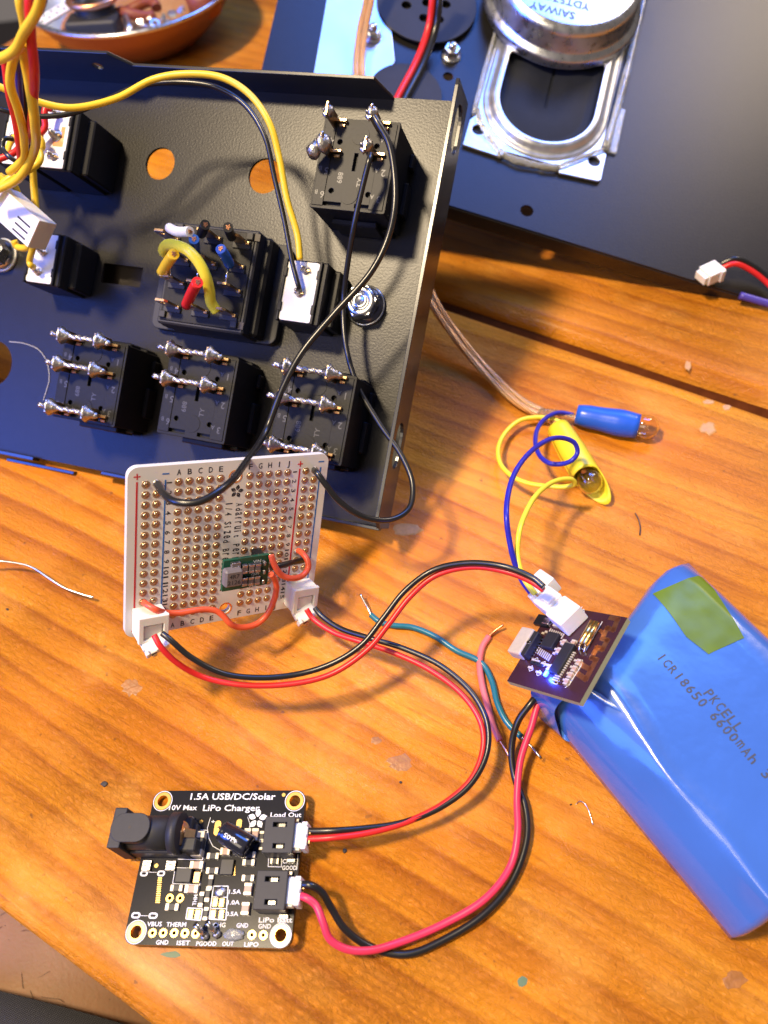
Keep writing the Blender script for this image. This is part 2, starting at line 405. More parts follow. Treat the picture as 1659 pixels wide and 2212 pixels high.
def wire_path(items):
    """items: (px, py) or (px, py, plane) with plane a Frame+height tuple or a number (height over the table).
    Points without a plane get their distance from their neighbours, so the wire sags evenly through the air."""
    D = []; 
    for it in items:
        r = ray(it[0], it[1])
        if len(it) == 2: D.append(None)
        elif isinstance(it[2], tuple):
            f_, h_ = it[2]; D.append((f_.hw(it[0], it[1], h_) - CAM_P).length)
        else: D.append((at(it[0], it[1], it[2]) - CAM_P).length)
    acc = [0.0]
    for a, b in zip(items[:-1], items[1:]): acc.append(acc[-1] + math.hypot(a[0] - b[0], a[1] - b[1]))
    ks = [i for i, d in enumerate(D) if d is not None]
    for i in range(len(D)):
        if D[i] is None:
            a = max([k for k in ks if k < i], default=ks[0]); b = min([k for k in ks if k > i], default=ks[-1])
            t = 0 if acc[b] == acc[a] else (acc[i] - acc[a]) / (acc[b] - acc[a])
            t = t * t * (3 - 2 * t) * .5 + t * .5
            D[i] = D[a] + (D[b] - D[a]) * t
    return [CAM_P + ray(it[0], it[1]) * d for it, d in zip(items, D)]

def wire(name, items, r, material, label=None, cat='wire', parent=None, pframe=None, group=None, pts=None, seg=10):
    P = smooth_pts(pts or wire_path(items), 8)
    if parent is None:
        base = min(P, key=lambda p: p.z).copy(); b = MB(); b.tube(P, r, seg)
        o = b.build(name, material, None, loc=base); return tag(o, label, cat, group)
    b = MB(); b.tube([pframe.loc(p) for p in P] if pframe else P, r, seg); o = b.build(name, material, parent)
    return o

# ---------------------------------------------------------------- table
tb = Frame((0, 0, 0), -WOOD_DIR, Vector((0.583, 0.812, 0)))
table = thing('wooden_table', tb, 'worn orange varnished pine table of long rounded planks under everything', 'table')
def plank(y0, y1, x0, x1, seed, r=5.0, th=20.0):
    b = MB(); n = 40; prof = []
    prof += [(y0, -th), (y0, -r)]
    for k in range(1, 7):
        a = math.pi / 2 * k / 6; prof.append((y0 + r - r * math.cos(a), -r + r * math.sin(a)))
    for k in range(1, 40): prof.append((y0 + r + (y1 - y0 - 2 * r) * k / 40, 0))
    for k in range(0, 7):
        a = math.pi / 2 * k / 6; prof.append((y1 - r + r * math.sin(a), -r + r * math.cos(a)))
    prof += [(y1, -th)]
    rows = []
    for i in range(n + 1):
        x = x0 + (x1 - x0) * i / n
        rows.append([b.bm.verts.new((x, y + noise.noise(Vector((x * .02, y * .02, seed))) * .5 * (1 if abs(z) > .01 else 0), z)) for (y, z) in prof])
    fs = []
    for i in range(n):
        for k in range(len(prof) - 1): fs.append(b.bm.faces.new((rows[i][k], rows[i + 1][k], rows[i + 1][k + 1], rows[i][k + 1])))
        fs.append(b.bm.faces.new((rows[i][-1], rows[i + 1][-1], rows[i + 1][0], rows[i][0])))
    b._new(fs, True)
    b._new([b.bm.faces.new([v for v in rows[0]][::-1]), b.bm.faces.new(rows[-1])], False)
    return b.build('plank', 'wood', table, loc=((x0 + x1) / 2, y0, 0))
plank(-27.6, 200.2, -420, 420, 1.0, 4.0)
plank(205.9, 425, -420, 420, 4.0, 6.5)
plank(428.0, 650, -420, 420, 8.0)
plank(653.0, 870, -420, 420, 12.0)
M['gap_shade'] = mat('painted_gap_shade', (.085, .022, .005), .9, 0, .5, .2, .6, 1.0, .3, spec=.02)  # painted shade: dark strips laid in the gaps between the planks
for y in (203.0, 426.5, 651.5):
    jb = MB().use('gap_shade'); jb.box((0, y, -9.6), (838, 7.6, 10.0), .3); jb.build('joint', None, table)
# table apron and legs underneath
ap = MB(); ap.box((0, 423, -90), (760, 780, 50)); ap.build('apron', 'wood', table)
for sx in (-1, 1):
    for y in (40, 810):
        lg = MB(); lg.box((sx * 370, y, -405), (60, 60, 670), 3); lg.build('leg', 'wood', table)
fl = MB(); fl.box((0, 400, -745), (4000, 4000, 10)); tag(fl.build('floor', 'floor'), kind='structure')

# ---------------------------------------------------------------- chassis with switches
ch = thing('metal_chassis', PLATE, 'black metal switch panel tilted over the table with soldered rocker switches', 'switch panel')
W0 = -235.0
b = MB().use('powder')
loops = [[(W0, -121), (0, -121), (0, .8), (W0, .8)]]
loops.append(circle(-92.0, -23.7, 5.0, 36)); loops.append(circle(-56.2, -24.6, 5.3, 36)); loops.append(circle(-141.0, -93.3, 7.5, 36))
loops.append([(-105.8, -62.4), (-91.6, -62.4), (-91.6, -56.2), (-105.8, -56.2)])
b.plate(loops, -1.0, 0.0)
b.use('powder_smooth')
# right flange: outline in (v, height), set upright
Rf = Matrix(((0, 0, 1, 0), (1, 0, 0, 0), (0, 1, 0, 0), (0, 0, 0, 1)))
b.plate([[(-121, -1), (.8, -1), (.3, 13.2), (-1.5, 13.4), (-118.2, 12.4), (-121, 9)], rrect(-16.5, 2.6, -3.5, 10, 3.7), rrect(-104, 2.4, -91, 9.6, 3.6)], 0.05, 1.1, Rf, .12)
# far flange: outline in (u, height)
Ff = Matrix(((1, 0, 0, 0), (0, 0, -1, 0), (0, 1, 0, 0), (0, 0, 0, 1)))
b.plate([[(W0, -1), (-20.6, -1), (-20.6, .8), (-23.6, 10.8), (-99.5, 10.8), (-104.5, 16.8), (W0, 16.8)], circle(-112.4, 9.6, 1.7, 18)], -1.0, -.1, Ff, .1)
b.plate([[(W0, -1.2), (-118, -1.2), (-118, 2.2), (W0, 2.2)]], 120.9, 122.0, Ff, .1)
b.box((-47, -121.5, .3), (92, 1.0, 2.6), .15)
b.box((-188, -123.6, -2.6), (100, 1.0, 2.2), .15); b.box((-118, -123.6, -2.8), (26, 1.0, 2.2), .15)
b.use('hole').box((-98.7, -57.3, -8.5), (26, 16, 3.0), .1)
b.build('panel', None, ch)
bev = M['powder_smooth']

def tex(b, s_, x, y, z, ht, rot=math.pi, wd=None): b.text(s_, x, y, z, wd, ht, rot)

def rocker(name_cx, cy, wires_rows, label):
    cx_ = name_cx; h = 17.5; Wd, Hd = 21.4, 24.3
    off = Vector((cx_, cy, 0))
    b = MB().use('blkplastic')
    b.plate([rrect(cx_ - Wd / 2, cy - Hd / 2, cx_ + Wd / 2, cy + Hd / 2, .5, 2),
             [(cx_ - .5, cy - 1.5), (cx_ + .5, cy - 1.5), (cx_ + .5, cy + 3.2), (cx_ - .5, cy + 3.2)],
             [(cx_ - 8.5, cy - 11.2), (cx_ - 2, cy - 11.2), (cx_ - 2, cy - 10.2), (cx_ - 8.5, cy - 10.2)],
             [(cx_ + 2.0, cy - 11.2), (cx_ + 8.5, cy - 11.2), (cx_ + 8.5, cy - 10.2), (cx_ + 2.0, cy - 10.2)],
             circle(cx_ - 5.3, cy + 5.9, .7, 12), circle(cx_ + 5.2, cy + 5.5, .7, 12), circle(cx_ - 5.3, cy - 7.2, .7, 12), circle(cx_ + 5.2, cy - 7.4, .7, 12)],
            h - 1.2, h, None, .12)
    b.box((cx_, cy, (h - 1.3) / 2), (Wd - .4, Hd - .4, h - 1.3), .2)
    b.box((cx_, cy, -5), (Wd + 4, Hd + 4, 3), .8); b.box((cx_, cy, -8), (Wd - 5, Hd - 4, 5), 1.2)
    for sy in (-1, 1):
        b.box((cx_, cy + sy * (Hd / 2 + .6), 5.5), (Wd * .62, 1.6, 9), .3); 
        b.box((cx_ + Wd * .36, cy + sy * (Hd / 2 + .3), 3.0), (3.2, 1.2, 5), .3)
    for sx in (-1, 1):
        b.box((cx_ + sx * (Wd / 2 + .5), cy - 3, 2.5), (1.4, 9, 4.6), .3)
        b.box((cx_ + sx * (Wd / 2 + .4), cy + 8, 2.0), (1.2, 4, 3.6), .3)
    # raised rails and discs on the top face
    b.box((cx_ + 8.0, cy, h + .08), (4.0, Hd - 1.5, .3), .1); b.box((cx_ - 8.6, cy, h + .08), (3.2, Hd - 1.5, .3), .1)
    b.cyl((cx_ + .2, cy + 7.9, h - .1), (cx_ + .2, cy + 7.9, h + .14), 2.5, 2.45, 28); b.cyl((cx_ - .1, cy - 8.0, h - .1), (cx_ - .1, cy - 8.0, h + .14), 2.5, 2.45, 28)
    b.use('emboss')
    z = h + .27
    for s_, x, y, k in (('1', 8.4, 6.4, 1.9), ('A', 6.5, 7.0, 1.2), ('2', 8.4, -1.6, 1.9), ('A', 6.5, -1.0, 1.2), ('3', 8.4, -8.6, 1.9), ('A', 6.5, -8.0, 1.2),
                        ('4', -7.6, 5.8, 1.9), ('B', -9.4, 6.4, 1.2), ('5', -7.6, -2.2, 1.9), ('B', -9.4, -1.6, 1.2), ('6', -7.6, -8.6, 1.9), ('B', -9.4, -8.0, 1.2)):
        b.text(s_, cx_ + x, cy + y, z, None, k, math.pi)
    b.text('889', cx_ - 3.4, cy - 3.6, h + .03, None, 1.5, -math.pi / 2); b.text('TY', cx_ + 2.2, cy - 4.4, h + .03, None, 1.5, math.pi / 2)
    sw = b.build('rocker_switch', None, ch, loc=(cx_, cy, 0)); tag(sw, label)
    def child(bb, nm, m_=None):
        o = bb.build(nm, m_, sw, loc=(0, 0, 0)); o.location = -Vector((cx_, cy, 0)) * S; return o
    rowy = (cy + 11.2, cy + 3.0, cy - 9.6)
    for r_i, kind in enumerate(wires_rows):
        y = rowy[r_i]
        if kind == 'none': continue
        for cxx in (-7.6, 4.6):
            t = MB().use('brass'); X = cx_ + cxx
            t.box((X + 1.8, y, h + .6), (3.6, .8, 1.6), .1); t.box((X, y, h + 3.6), (.7, 3.6, 7.6), .1)
            t.box((X + 2.4, y - 1.2, h + .4), (1.6, .7, 1.0), .1)
            child(t, 'terminal')
        if kind == 'bridge':
            zt = h + 5.4; sB = MB().use('solder')
            xl, xr = cx_ - 7.6, cx_ + 4.6
            P = [(xl - 3.6 + (xr - xl + 5.6) * k / 40, y + .12 * math.sin(k), zt + .1 * math.cos(k * 1.3)) for k in range(41)]
            for ph in range(3):
                Q = [(p[0], p[1] + .30 * math.cos(k * .5 + ph * 2.1), p[2] + .30 * math.sin(k * .5 + ph * 2.1)) for k, p in enumerate(P)]
                sB.tube(Q, .52, 8)
            for X in (xl, xr):
                sB.lathe([(0, -2.2), (.9, -1.8), (1.4, -1.0), (2.3, -.25), (2.55, .1), (2.0, .6), (1.3, 1.5), (.9, 2.6), (0, 3.0)], (X, y, zt), (1, 0, 0), 20)
            sB.ball((xl - 3.4, y, zt), .5, (1.8, .9, .9)); sB.ball((xr + 2.2, y - .2, zt - .3), 1.0, (1.6, 1, 1), 2, .4)
            child(sB, 'solder_bridge')
    return sw
rocker(-91.0, -94.8, ('bridge', 'bridge', 'bridge'), 'leftmost switch of the bottom row, with three soldered bridges')
rocker(-55.9, -93.9, ('bridge', 'bridge', 'none'), 'middle switch of the bottom row, with two soldered bridges')
rocker(-21.1, -93.9, ('bridge', 'bridge', 'bridge'), 'rightmost switch of the bottom row, its last bridge behind the white board')
swA = rocker(-22.0, -26.4, ('plain', 'plain', 'none'), 'upper right switch with two black wires soldered on')
for (x, y, z, k) in ((-29.6, -15.2, 23.2, .85), (-17.4, -15.2, 23.6, .95), (-29.6, -23.6, 22.8, 1.35), (-17.4, -23.4, 23.2, 1.0)):
    t = MB().use('solder'); t.lathe([(0, -1.5), (1.0, -1.2), (1.9, -.3), (2.0, .2), (1.4, .8), (.8, 1.5), (0, 1.8)], (0, 0, 0), (1, .3, .3), 18)
    t.ball((-.6, -.3, .2), 1.15, (1.1, 1.2, .6), 3, .9); t.ball((.4, .8, .5), .7, (1, 1, 1.2), 3, .9); t.tube([(0, 0, 0), (.2, .9, 1.6), (.5, 1.2, 2.6)], lambda t_: .5 - .3 * t_, 8)
    if k > 1.3: t.ball((-1.6, -1.4, .2), 1.4, (1, 1.3, 1), 2, .5)
    bmesh.ops.transform(t.bm, matrix=Matrix.Translation((x, y, z)) @ Matrix.Diagonal((k, k, k, 1)), verts=t.bm.verts)
    o = t.build('solder_joint', None, swA); o.location = -Vector((-22.0, -26.4, 0)) * S

# large twelve terminal relay socket
cxm, cym, hm = -61.5, -59.8, 13.5
b = MB().use('blkmatte')
b.plate([rrect(-83.5, -74.6, -42.0, -45.2, 2.6), circle(-46.2, -59.6, 1.0, 12)], 0.1, 3.2, None, .25)
b.box((cxm, cym, hm / 2), (27.6, 29.4, hm), .5)
for (x, y) in ((-46.2, -58.2), (-46.2, -61.0), (-47.6, -59.6), (-44.8, -59.6)): b.use('hole').box((x, y, 3.25), (1.6 if abs(y + 59.6) > 1 else 1.9, 1.8, .12), .05)
b.use('blkplastic'); b.box((cxm, cym, hm + .1), (25.6, 27.6, .5), .2)
for (x, y) in ((-73.2, -72), (-50.4, -72.2), (-72.2, -46.8), (-50.0, -47.2)): b.use('blkmatte').box((x, y, hm + .6), (2.0, 2.0, 1.4), .15); b.use('hole').box((x + 2.0, y, hm + .40), (1.6, 2.0, .1))
b.use('blkplastic').box((-46.9, cym, 6.5), (3.0, 28.6, 6.2), .8); b.box((-76.6, cym, 5), (3, 28.6, 5), .8)
b.box((cxm, cym, -5), (30, 31, 4), .8)
REL = b.build('relay_socket', None, ch, loc=(cxm, cym, 0)); tag(REL, 'large black socket with twelve spade terminals and cut wire stubs')
def relchild(bb, nm):
    o = bb.build(nm, None, REL); o.location = -Vector((cxm, cym, 0)) * S; return o
def C4(x, y): return ((480 + x / 4.1475) / 1.5033, (680 + y / 4.1475) / 1.5033)
bases = [(390, 410), (950, 400), (1335, 460), (520, 690), (885, 740), (1260, 780), (460, 1000), (810, 1070), (1215, 1105), (400, 1320), (775, 1380), (1155, 1430)]
for i, (x, y) in enumerate(bases):
    p = PLATE.hit(*C4(x, y), hm)
    t = MB().use('blkmatte'); t.box((p.x - 1.2, p.y - .6, hm + .45), (5.6, 2.4, .9), .15)
    t.use('brass')
    Tb = Matrix(((1, 0, 0, p.x - 1.3), (0, 0, 1, p.y), (0, 1, 0, hm), (0, 0, 0, 1)))
    t.plate([[(-2.0, 0), (2.0, 0), (2.0, 6.6), (1.4, 7.8), (-1.4, 7.8), (-2.0, 6.6)], circle(0, 5.6, .8, 12)], -.35, .35, Tb, .05)
    t.box((p.x + .9, p.y - .3, hm + 1.2), (1.1, 1.0, 1.2), .1)
    relchild(t, 'terminal')
def stub(nm, pts, r, m_, heights):
    b = MB().use(m_)
    P = [PLATE.hit(*C4(x, y), h_) for (x, y), h_ in zip(pts, heights)]
    Q = smooth_pts(P, 6); b.tube(Q, r, 16)
    d = (Q[-1] - Q[-2]).normalized(); d0 = (Q[0] - Q[1]).normalized(); b.use('copper')
    n1 = d.orthogonal().normalized(); n2 = d.cross(n1)
    for k in range(9):
        a = k * 2.4; rr = r * .16 * math.sqrt(k); c = Q[-1] + n1 * rr * math.cos(a) + n2 * rr * math.sin(a)
        b.cyl(c, c + d * .18, r * .14, None, 6)
    o = relchild(b, nm)
stub('wire_stub', [(290, 250), (400, 300), (570, 300)], 1.35, 'white', (22, 24.5, 27))
stub('wire_stub', [(720, 330), (745, 270), (775, 205)], 1.35, 'black', (19, 22.5, 26))
stub('wire_stub', [(1130, 370), (1100, 300), (1080, 240)], 1.35, 'black', (19, 22.5, 26))
stub('wire_stub', [(640, 610), (635, 500), (620, 400)], 1.4, 'blue', (17, 21.5, 26))
stub('wire_stub', [(1100, 740), (1050, 640), (980, 530)], 1.4, 'blue', (20, 24, 28))
stub('wire_stub', [(190, 850), (260, 730), (350, 600)], 1.5, 'yellow', (20, 25, 30))
stub('wire_stub', [(520, 1290), (590, 1130), (670, 980)], 1.5, 'red', (19, 25, 31))
b = MB().use('lemon')
P = [PLATE.hit(*C4(x, y), h_) for x, y, h_ in ((300, 620, 18), (215, 570, 21), (260, 480, 25), (400, 490, 28), (560, 570, 30), (690, 720, 29), (780, 900, 27), (830, 1100, 24), (850, 1250, 21.5), (930, 1370, 19.5))]
b.tube(smooth_pts(P, 7), 1.5, 16); relchild(b, 'jumper_wire')
for (x0, y0, x1, y1) in ((300, 780, 300, 890), (690, 800, 665, 930), (1085, 770, 1050, 1000)):
    b = MB().use('tin'); b.tube([PLATE.hit(*C4(x0, y0), 20.0), PLATE.hit(*C4(x1, y1), 19.5)], .38, 8); b.ball(PLATE.hit(*C4(x1, y1), 19.5), .7); relchild(b, 'link_wire')

# small switches with white card faces
def small_switch(cx_, cy, Wd, Hd, h, label, solders, extra=None):
    b = MB().use('blkplastic')
    b.box((cx_ + .8, cy, h / 2), (Wd + 3.2, Hd + 1.0, h), .4); b.box((cx_ + 2.6, cy, h / 2 - 2.0), (Wd + 4.4, Hd - .6, h - 4.2), .4)
    b.box((cx_, cy, -5), (Wd + 4, Hd + 4, 4), .8)
    for sx in (-1, 1):
        b.box((cx_ + sx * (Wd / 2 + .45), cy, h + .35), (.8, Hd + .6, 1.2), .15)
        for dy in (-.28, .30): b.box((cx_ + sx * (Wd / 2 + .25), cy + dy * Hd, h + .5), (1.1, 2.6, 1.1), .15)
    sw = b.build('card_faced_switch', None, ch, loc=(cx_, cy, 0)); tag(sw, label)
    def child(bb, nm):
        o = bb.build(nm, None, sw); o.location = -Vector((cx_, cy, 0)) * S
    c = MB().use('paper'); c.plate([rrect(cx_ - Wd / 2, cy - Hd / 2, cx_ + Wd / 2, cy + Hd / 2, .7, 3)], h, h + .45, None, .1)
    c.use('copper')
    if extra: c.plate([[(cx_ - .6, cy - 2.2), (cx_ + 2.9, cy - 2.2), (cx_ + 2.9, cy + 3.6), (cx_ + 1.6, cy + 3.6), (cx_ + 1.6, cy + 1.2), (cx_ - .6, cy + 1.2)]], h + .46, h + .52)
    child(c, 'card_face')
    for (dx, dy, k) in solders:
        t = MB().use('solder'); z = h + .4
        t.lathe([(1.3 * k, 0), (.9 * k, .5), (.5 * k, 1.6), (.42 * k, 2.8), (0, 3.0)], (cx_ + dx, cy + dy, z), (-.12, .1, 1), 16)
        t.ball((cx_ + dx - .3, cy + dy, z + .7), 1.0 * k, (1.25, .75, .8), 2, .5)
        t.use('brass').box((cx_ + dx + 1.0 * k, cy + dy - .2, z + .5), (.9, .5, 1.1), .1)
        child(t, 'terminal')
    return sw
small_switch(-32.9, -60.5, 9.4, 16.6, 13, 'white faced switch beside the big hex nut', ((.9, 6.0, 1), (.2, -.4, 1)))
small_switch(-117.5, -60.4, 9.2, 14.8, 13, 'white faced switch under the white plug', ((.2, 1.8, 1), (-.6, -4.2, 1)))
small_switch(-115.6, -26.3, 8.6, 17.0, 18, 'tall white faced switch at upper left with copper square', ((-.5, 7.0, 1), (.2, 1.0, 1.5), (.6, -5.2, 1.1)), True)
small_switch(-129.0, -26.3, 8.6, 17.0, 18, 'tall white faced switch behind the wire bundle', ((.5, 6.0, 1), (.2, -1.0, 1.2)))
def nut(cx_, cy, R, kind, label):
    b = MB().use('steel' if kind != 'nylon' else 'whiteplastic'); z = 0.0
    b.lathe([(0, 0), (R * 1.18, 0), (R * 1.18, .9), (R * 1.12, 1.1), (R * .5, 1.1)], (cx_, cy, z), seg=36)
    b.use('steel'); b.lathe([(R * 1.02, 1.1), (R * 1.1, 1.3), (R * 1.0, 2.2), (R * .92, 2.7)], (cx_, cy, z), seg=36)
    hx = [(cx_ + R * math.cos(math.radians(60 * k + 12)), cy + R * math.sin(math.radians(60 * k + 12))) for k in range(6)]
    b.plate([hx, circle(cx_, cy, R * .5, 24)], 2.0, 6.2, None, .35)
    b.lathe([(R * .86, 6.1), (R * .84, 6.5), (R * .5, 6.7), (R * .47, 5.5)], (cx_, cy, z), seg=36)
    b.lathe([(R * .47, 3), (R * .47, 6.4), (R * .34, 7.0), (R * .28, 6.7), (0, 6.5)], (cx_, cy, z), seg=24)
    b.cyl((cx_, cy, -9), (cx_, cy, 3), R * .45); b.lathe([(0, -9), (R * 1.1, -9), (R * .9, -4), (R * .5, -1)], (cx_, cy, z))
    o = b.build('hex_nut', None, ch, loc=(cx_, cy, 0)); tag(o, label)
nut(-17.4, -59.2, 5.0, 'steel', 'silver flange nut on the right of the panel')
nut(-143.5, -58.0, 4.6, 'nylon', 'silver nut on a white nylon washer at the left edge')

# ---------------------------------------------------------------- wires over the chassis
PH = lambda h: (PLATE, h)
wire('hookup_wire', [(-60, 165, PH(52)), (0, 188, PH(50)), (70, 216), (150, 233, PH(40)), (250, 213), (330, 172, PH(32)), (400, 160), (480, 168, PH(29)), (540, 205), (583, 268, PH(26)), (602, 335), (620, 430, PH(20)), (643, 510), (648, 562, PH(15.5))], .92, 'yellow',
     'long yellow wire arching across the panel down to the white faced switch')
wire('hookup_wire', [(-60, 215, PH(46)), (0, 236, PH(44)), (60, 250), (150, 246, PH(36)), (230, 215), (300, 186, PH(28)), (400, 178), (470, 190, PH(25)), (530, 228), (572, 295, PH(22)), (592, 380), (615, 480, PH(18)), (632, 570), (645, 618, PH(16)), (648, 627, PH(14.5))], .72, 'black',
     'long thin black wire running beneath the long yellow one')
wire('hookup_wire', [(801, 333, PH(25)), (797, 348, PH(26)), (784, 400), (766, 480, PH(22)), (751, 570), (742, 650, PH(12)), (746, 740), (771, 830, PH(12)), (820, 915), (868, 985, PH(12)), (891, 1045), (884, 1098), (846, 1122), (790, 1118), (735, 1085), (702, 1045, (PROTO, 6)), (685, 1022, (PROTO, 4)), (679, 1015, (PROTO, .3))], .78, 'black',
     'black wire looping from the upper right switch to the right of the white board')
wire('hookup_wire', [(808, 252, PH(26)), (816, 266, PH(26)), (838, 305, PH(25)), (851, 370), (852, 450, PH(24)), (836, 520), (800, 590, PH(24)), (720, 680), (650, 765, PH(27)), (608, 845), (575, 930, PH(28)), (530, 1000), (485, 1052, (PROTO, 13)), (430, 1084, (PROTO, 14)), (380, 1084, (PROTO, 11)), (350, 1063, (PROTO, 5)), (340, 1045, (PROTO, .3))], .86, 'black',
     'thicker black wire crossing the panel to the left of the white board')
# bundle rising at the left
bun = 'wires of the vertical bundle at the left edge'
for pts, r, m_, lab in (
    ([(42, -80, PH(90)), (44, 0, PH(88)), (55, 60), (52, 110, PH(80)), (62, 170), (75, 260, PH(66)), (72, 330, PH(50)), (40, 385), (-30, 420, PH(40))], 1.1, 'yellow', 'fat yellow strand running down the whole wire bundle'),
    ([(56, 90, PH(84)), (30, 125, PH(78)), (22, 180), (40, 240, PH(66)), (52, 300), (48, 345, PH(48)), (20, 372, PH(44))], 1.0, 'yellow', 'yellow strand bowing out left of the wire bundle'),
    ([(62, -80, PH(94)), (64, 0, PH(92)), (67, 80), (74, 150, PH(80)), (72, 220), (68, 262, PH(62)), (52, 320, PH(44))], 1.0, 'red', 'red strand on the right of the wire bundle'),
    ([(10, 120, PH(72)), (20, 200, PH(66)), (34, 260), (44, 330, PH(50)), (40, 372, PH(36))], .95, 'red', 'red strand on the left of the wire bundle'),
    ([(48, -80, PH(80)), (52, 40, PH(78)), (46, 140), (52, 230, PH(60)), (54, 300), (38, 370, PH(36)), (10, 395, PH(32))], .95, 'black', 'black strand inside the wire bundle'),
    ([(100, -80, PH(96)), (92, 0, PH(92)), (60, 60, PH(84)), (40, 130, PH(76)), (44, 230), (58, 310, PH(48)), (46, 350, PH(38))], .9, 'navy', 'dark blue strand slanting through the wire bundle'),
    ([(96, -60, PH(98)), (84, 14, PH(94)), (52, 70, PH(88)), (30, 110, PH(84)), (-30, 140, PH(80))], 1.0, 'yellow', 'yellow strand crossing the top of the wire bundle')):
    wire('bundle_wire', pts, r, m_, lab, 'wire', group=bun)
wire('hookup_wire', [(112, 236, PH(22)), (100, 233, PH(23)), (96, 250, PH(23)), (97, 275, PH(22)), (82, 292, PH(22)), (55, 305, PH(24)), (30, 330, PH(26)), (-20, 350, PH(28))], .95, 'red', 'short red wire bent over the tall white faced switch')
wire('hookup_wire', [(90, 322, PH(21)), (92, 315, PH(22)), (88, 300, PH(23)), (70, 288, PH(24)), (48, 290, PH(24)), (28, 300, PH(24)), (10, 340, PH(26))], .9, 'yellow', 'short yellow wire ending on the tall white faced switch')
wire('hookup_wire', [(30, 520, PH(20)), (36, 532, PH(19)), (66, 528, PH(22)), (77, 470, PH(22)), (73, 400, PH(24)), (70, 340, PH(29)), (74, 322, PH(31)), (86, 330, PH(32)), (84, 350, PH(33)), (60, 368, PH(34)), (20, 386, PH(36)), (-30, 430, PH(36))], 1.0, 'yellow', 'yellow wire making a small loop above the white plug')
wire('hookup_wire', [(72, 576, PH(16)), (66, 572, PH(18)), (64, 565, PH(18)), (72, 530, PH(22)), (74, 500, PH(22)), (62, 480, PH(24)), (46, 445, PH(26)), (30, 400, PH(30)), (0, 380, PH(34))], .95, 'yellow', 'yellow wire passing behind the white plug to a solder joint')
wire('hookup_wire', [(28, 300, PH(30)), (10, 300, PH(32)), (6, 320, PH(32)), (22, 340, PH(32)), (40, 352, PH(30)), (60, 380, PH(18))], .7, 'black', 'thin black wire curling at the left edge')

wire('stray_fibre', [(20, 738, PH(.15)), (52, 742, PH(.3)), (84, 756, PH(.2)), (102, 785, PH(.3)), (106, 820, PH(.2)), (98, 850, PH(.3)), (93, 866, PH(.15))], .07, 'white', 'thin pale fibre curving over the left of the black panel', 'fibre')
# white two-way plug
cP = PLATE.hit(52, 466, 30)
pf = Frame(PLATE.w((cP.x, cP.y, 27)), PLATE.hw(100, 508, 30) - PLATE.hw(15, 432, 30), PLATE.hw(90, 430, 33) - PLATE.hw(30, 500, 30))
pl_ = thing('plug_connector', pf, 'white rectangular plug with three slots hanging over the black panel', 'connector')
b = MB().use('whiteplastic')
b.box((0, 0, 3.2), (17.5, 8.5, 6.4), .35, seg=2); b.box((8.2, 3.2, 5.2), (2.2, 2.6, 3.6), .3, seg=2); b.box((-9, -1.5, 2.6), (1.2, 4.5, 4.4), .2)
b.build('housing', None, pl_)
b = MB().use('hole')
for k in range(3): b.box((4.2, -3.0 + k * 1.9, 6.42), (5.4, .55, .08), .02)
b.build('slots', None, pl_)
w0 = pf.w((-8.5, 2, 4)); w1 = pf.w((-8.5, -1.5, 4))
wire('lead', None, 1.0, 'yellow', parent=pl_, pframe=pf, pts=[w0, pf.w((-12, 2.6, 5)), PLATE.hw(16, 398, 34), PLATE.hw(-30, 360, 38)])
wire('lead', None, .95, 'black', parent=pl_, pframe=pf, pts=[w1, pf.w((-12, -1.4, 5)), PLATE.hw(2, 410, 33), PLATE.hw(-30, 380, 36)])

# ---------------------------------------------------------------- white perforated board
G = 2.54
pb = thing('perforated_board', PROTO, 'white perforated circuit board propped up with labelled rows of plated holes', 'circuit board')
def pcol(c, r, z=0.0): return (c * G, -r * G, z)
b = MB().use('protoboard')
b.plate([rrect(-1.62 * G, -15.72 * G, 18.5 * G, 1.7 * G, 2.4, 6), circle(8.5 * G, .05 * G, 1.35, 24), circle(8.45 * G, -14.35 * G, 1.35, 24)], -1.6, 0, None, .06)
b.build('board', None, pb)
b = MB()
b.use('ink_red'); 
for c in (-.78, 15.3): b.box((c * G, -7.0 * G, .02), (.42, 14.6 * G, .03)); b.box((c * G, .8 * G, .02), (1.5, .28, .03)); b.box((c * G, .8 * G, .021), (.28, 1.5, .032)); b.box((c * G, -15.0 * G, .02), (1.3, .25, .03)); b.box((c * G, -15.0 * G, .021), (.25, 1.3, .032))
b.use('ink_blue')
for c in (1.78, 17.66): b.box((c * G, -7.0 * G, .02), (.36, 14.6 * G, .03)); b.box((c * G, .88 * G, .02), (1.6, .34, .03))
b.build('rail_marking', None, pb)
b = MB().use('ink_black')
for k, ch_ in enumerate('ABCDE'): b.text(ch_, (3 + k) * G, .95 * G, .03, 1.0, 1.45); b.text(ch_, (3 + k) * G, -15.15 * G, .03, 1.0, 1.45)
for k, ch_ in enumerate('FGHIJ'): b.text(ch_, (10 + k) * G, .95 * G, .03, {'I': .3, 'J': .6}.get(ch_, 1.0), 1.45); b.text(ch_, (10 + k) * G, -15.15 * G, .03, {'I': .3, 'J': .6}.get(ch_, 1.0), 1.45)
for k in range(15):
    s_ = str(k + 1); wd = .95 * len(s_) + (.0 if len(s_) == 1 else .2)
    if s_ == '1': wd = .32
    b.text(s_, 2.15 * G, -k * G, .03, wd, 1.25, -math.pi / 2); b.text(s_, 14.82 * G, -k * G, .03, wd, 1.15, -math.pi / 2)
def mono(b, s_, c, r0, pitch, ht, z=.03):
    for k, ch_ in enumerate(s_):
        if ch_ == ' ': continue
        wd = .30 if ch_ in 'i1l' else (.78 if ch_ not in 'frt/-' else .55)
        lift = 0.0
        tall = ch_ in 'AP14SBdfitlkb/'
        b.text(ch_, c * G, -r0 * G - k * pitch, z, wd, ht if tall else ht, -math.pi / 2, center=False)
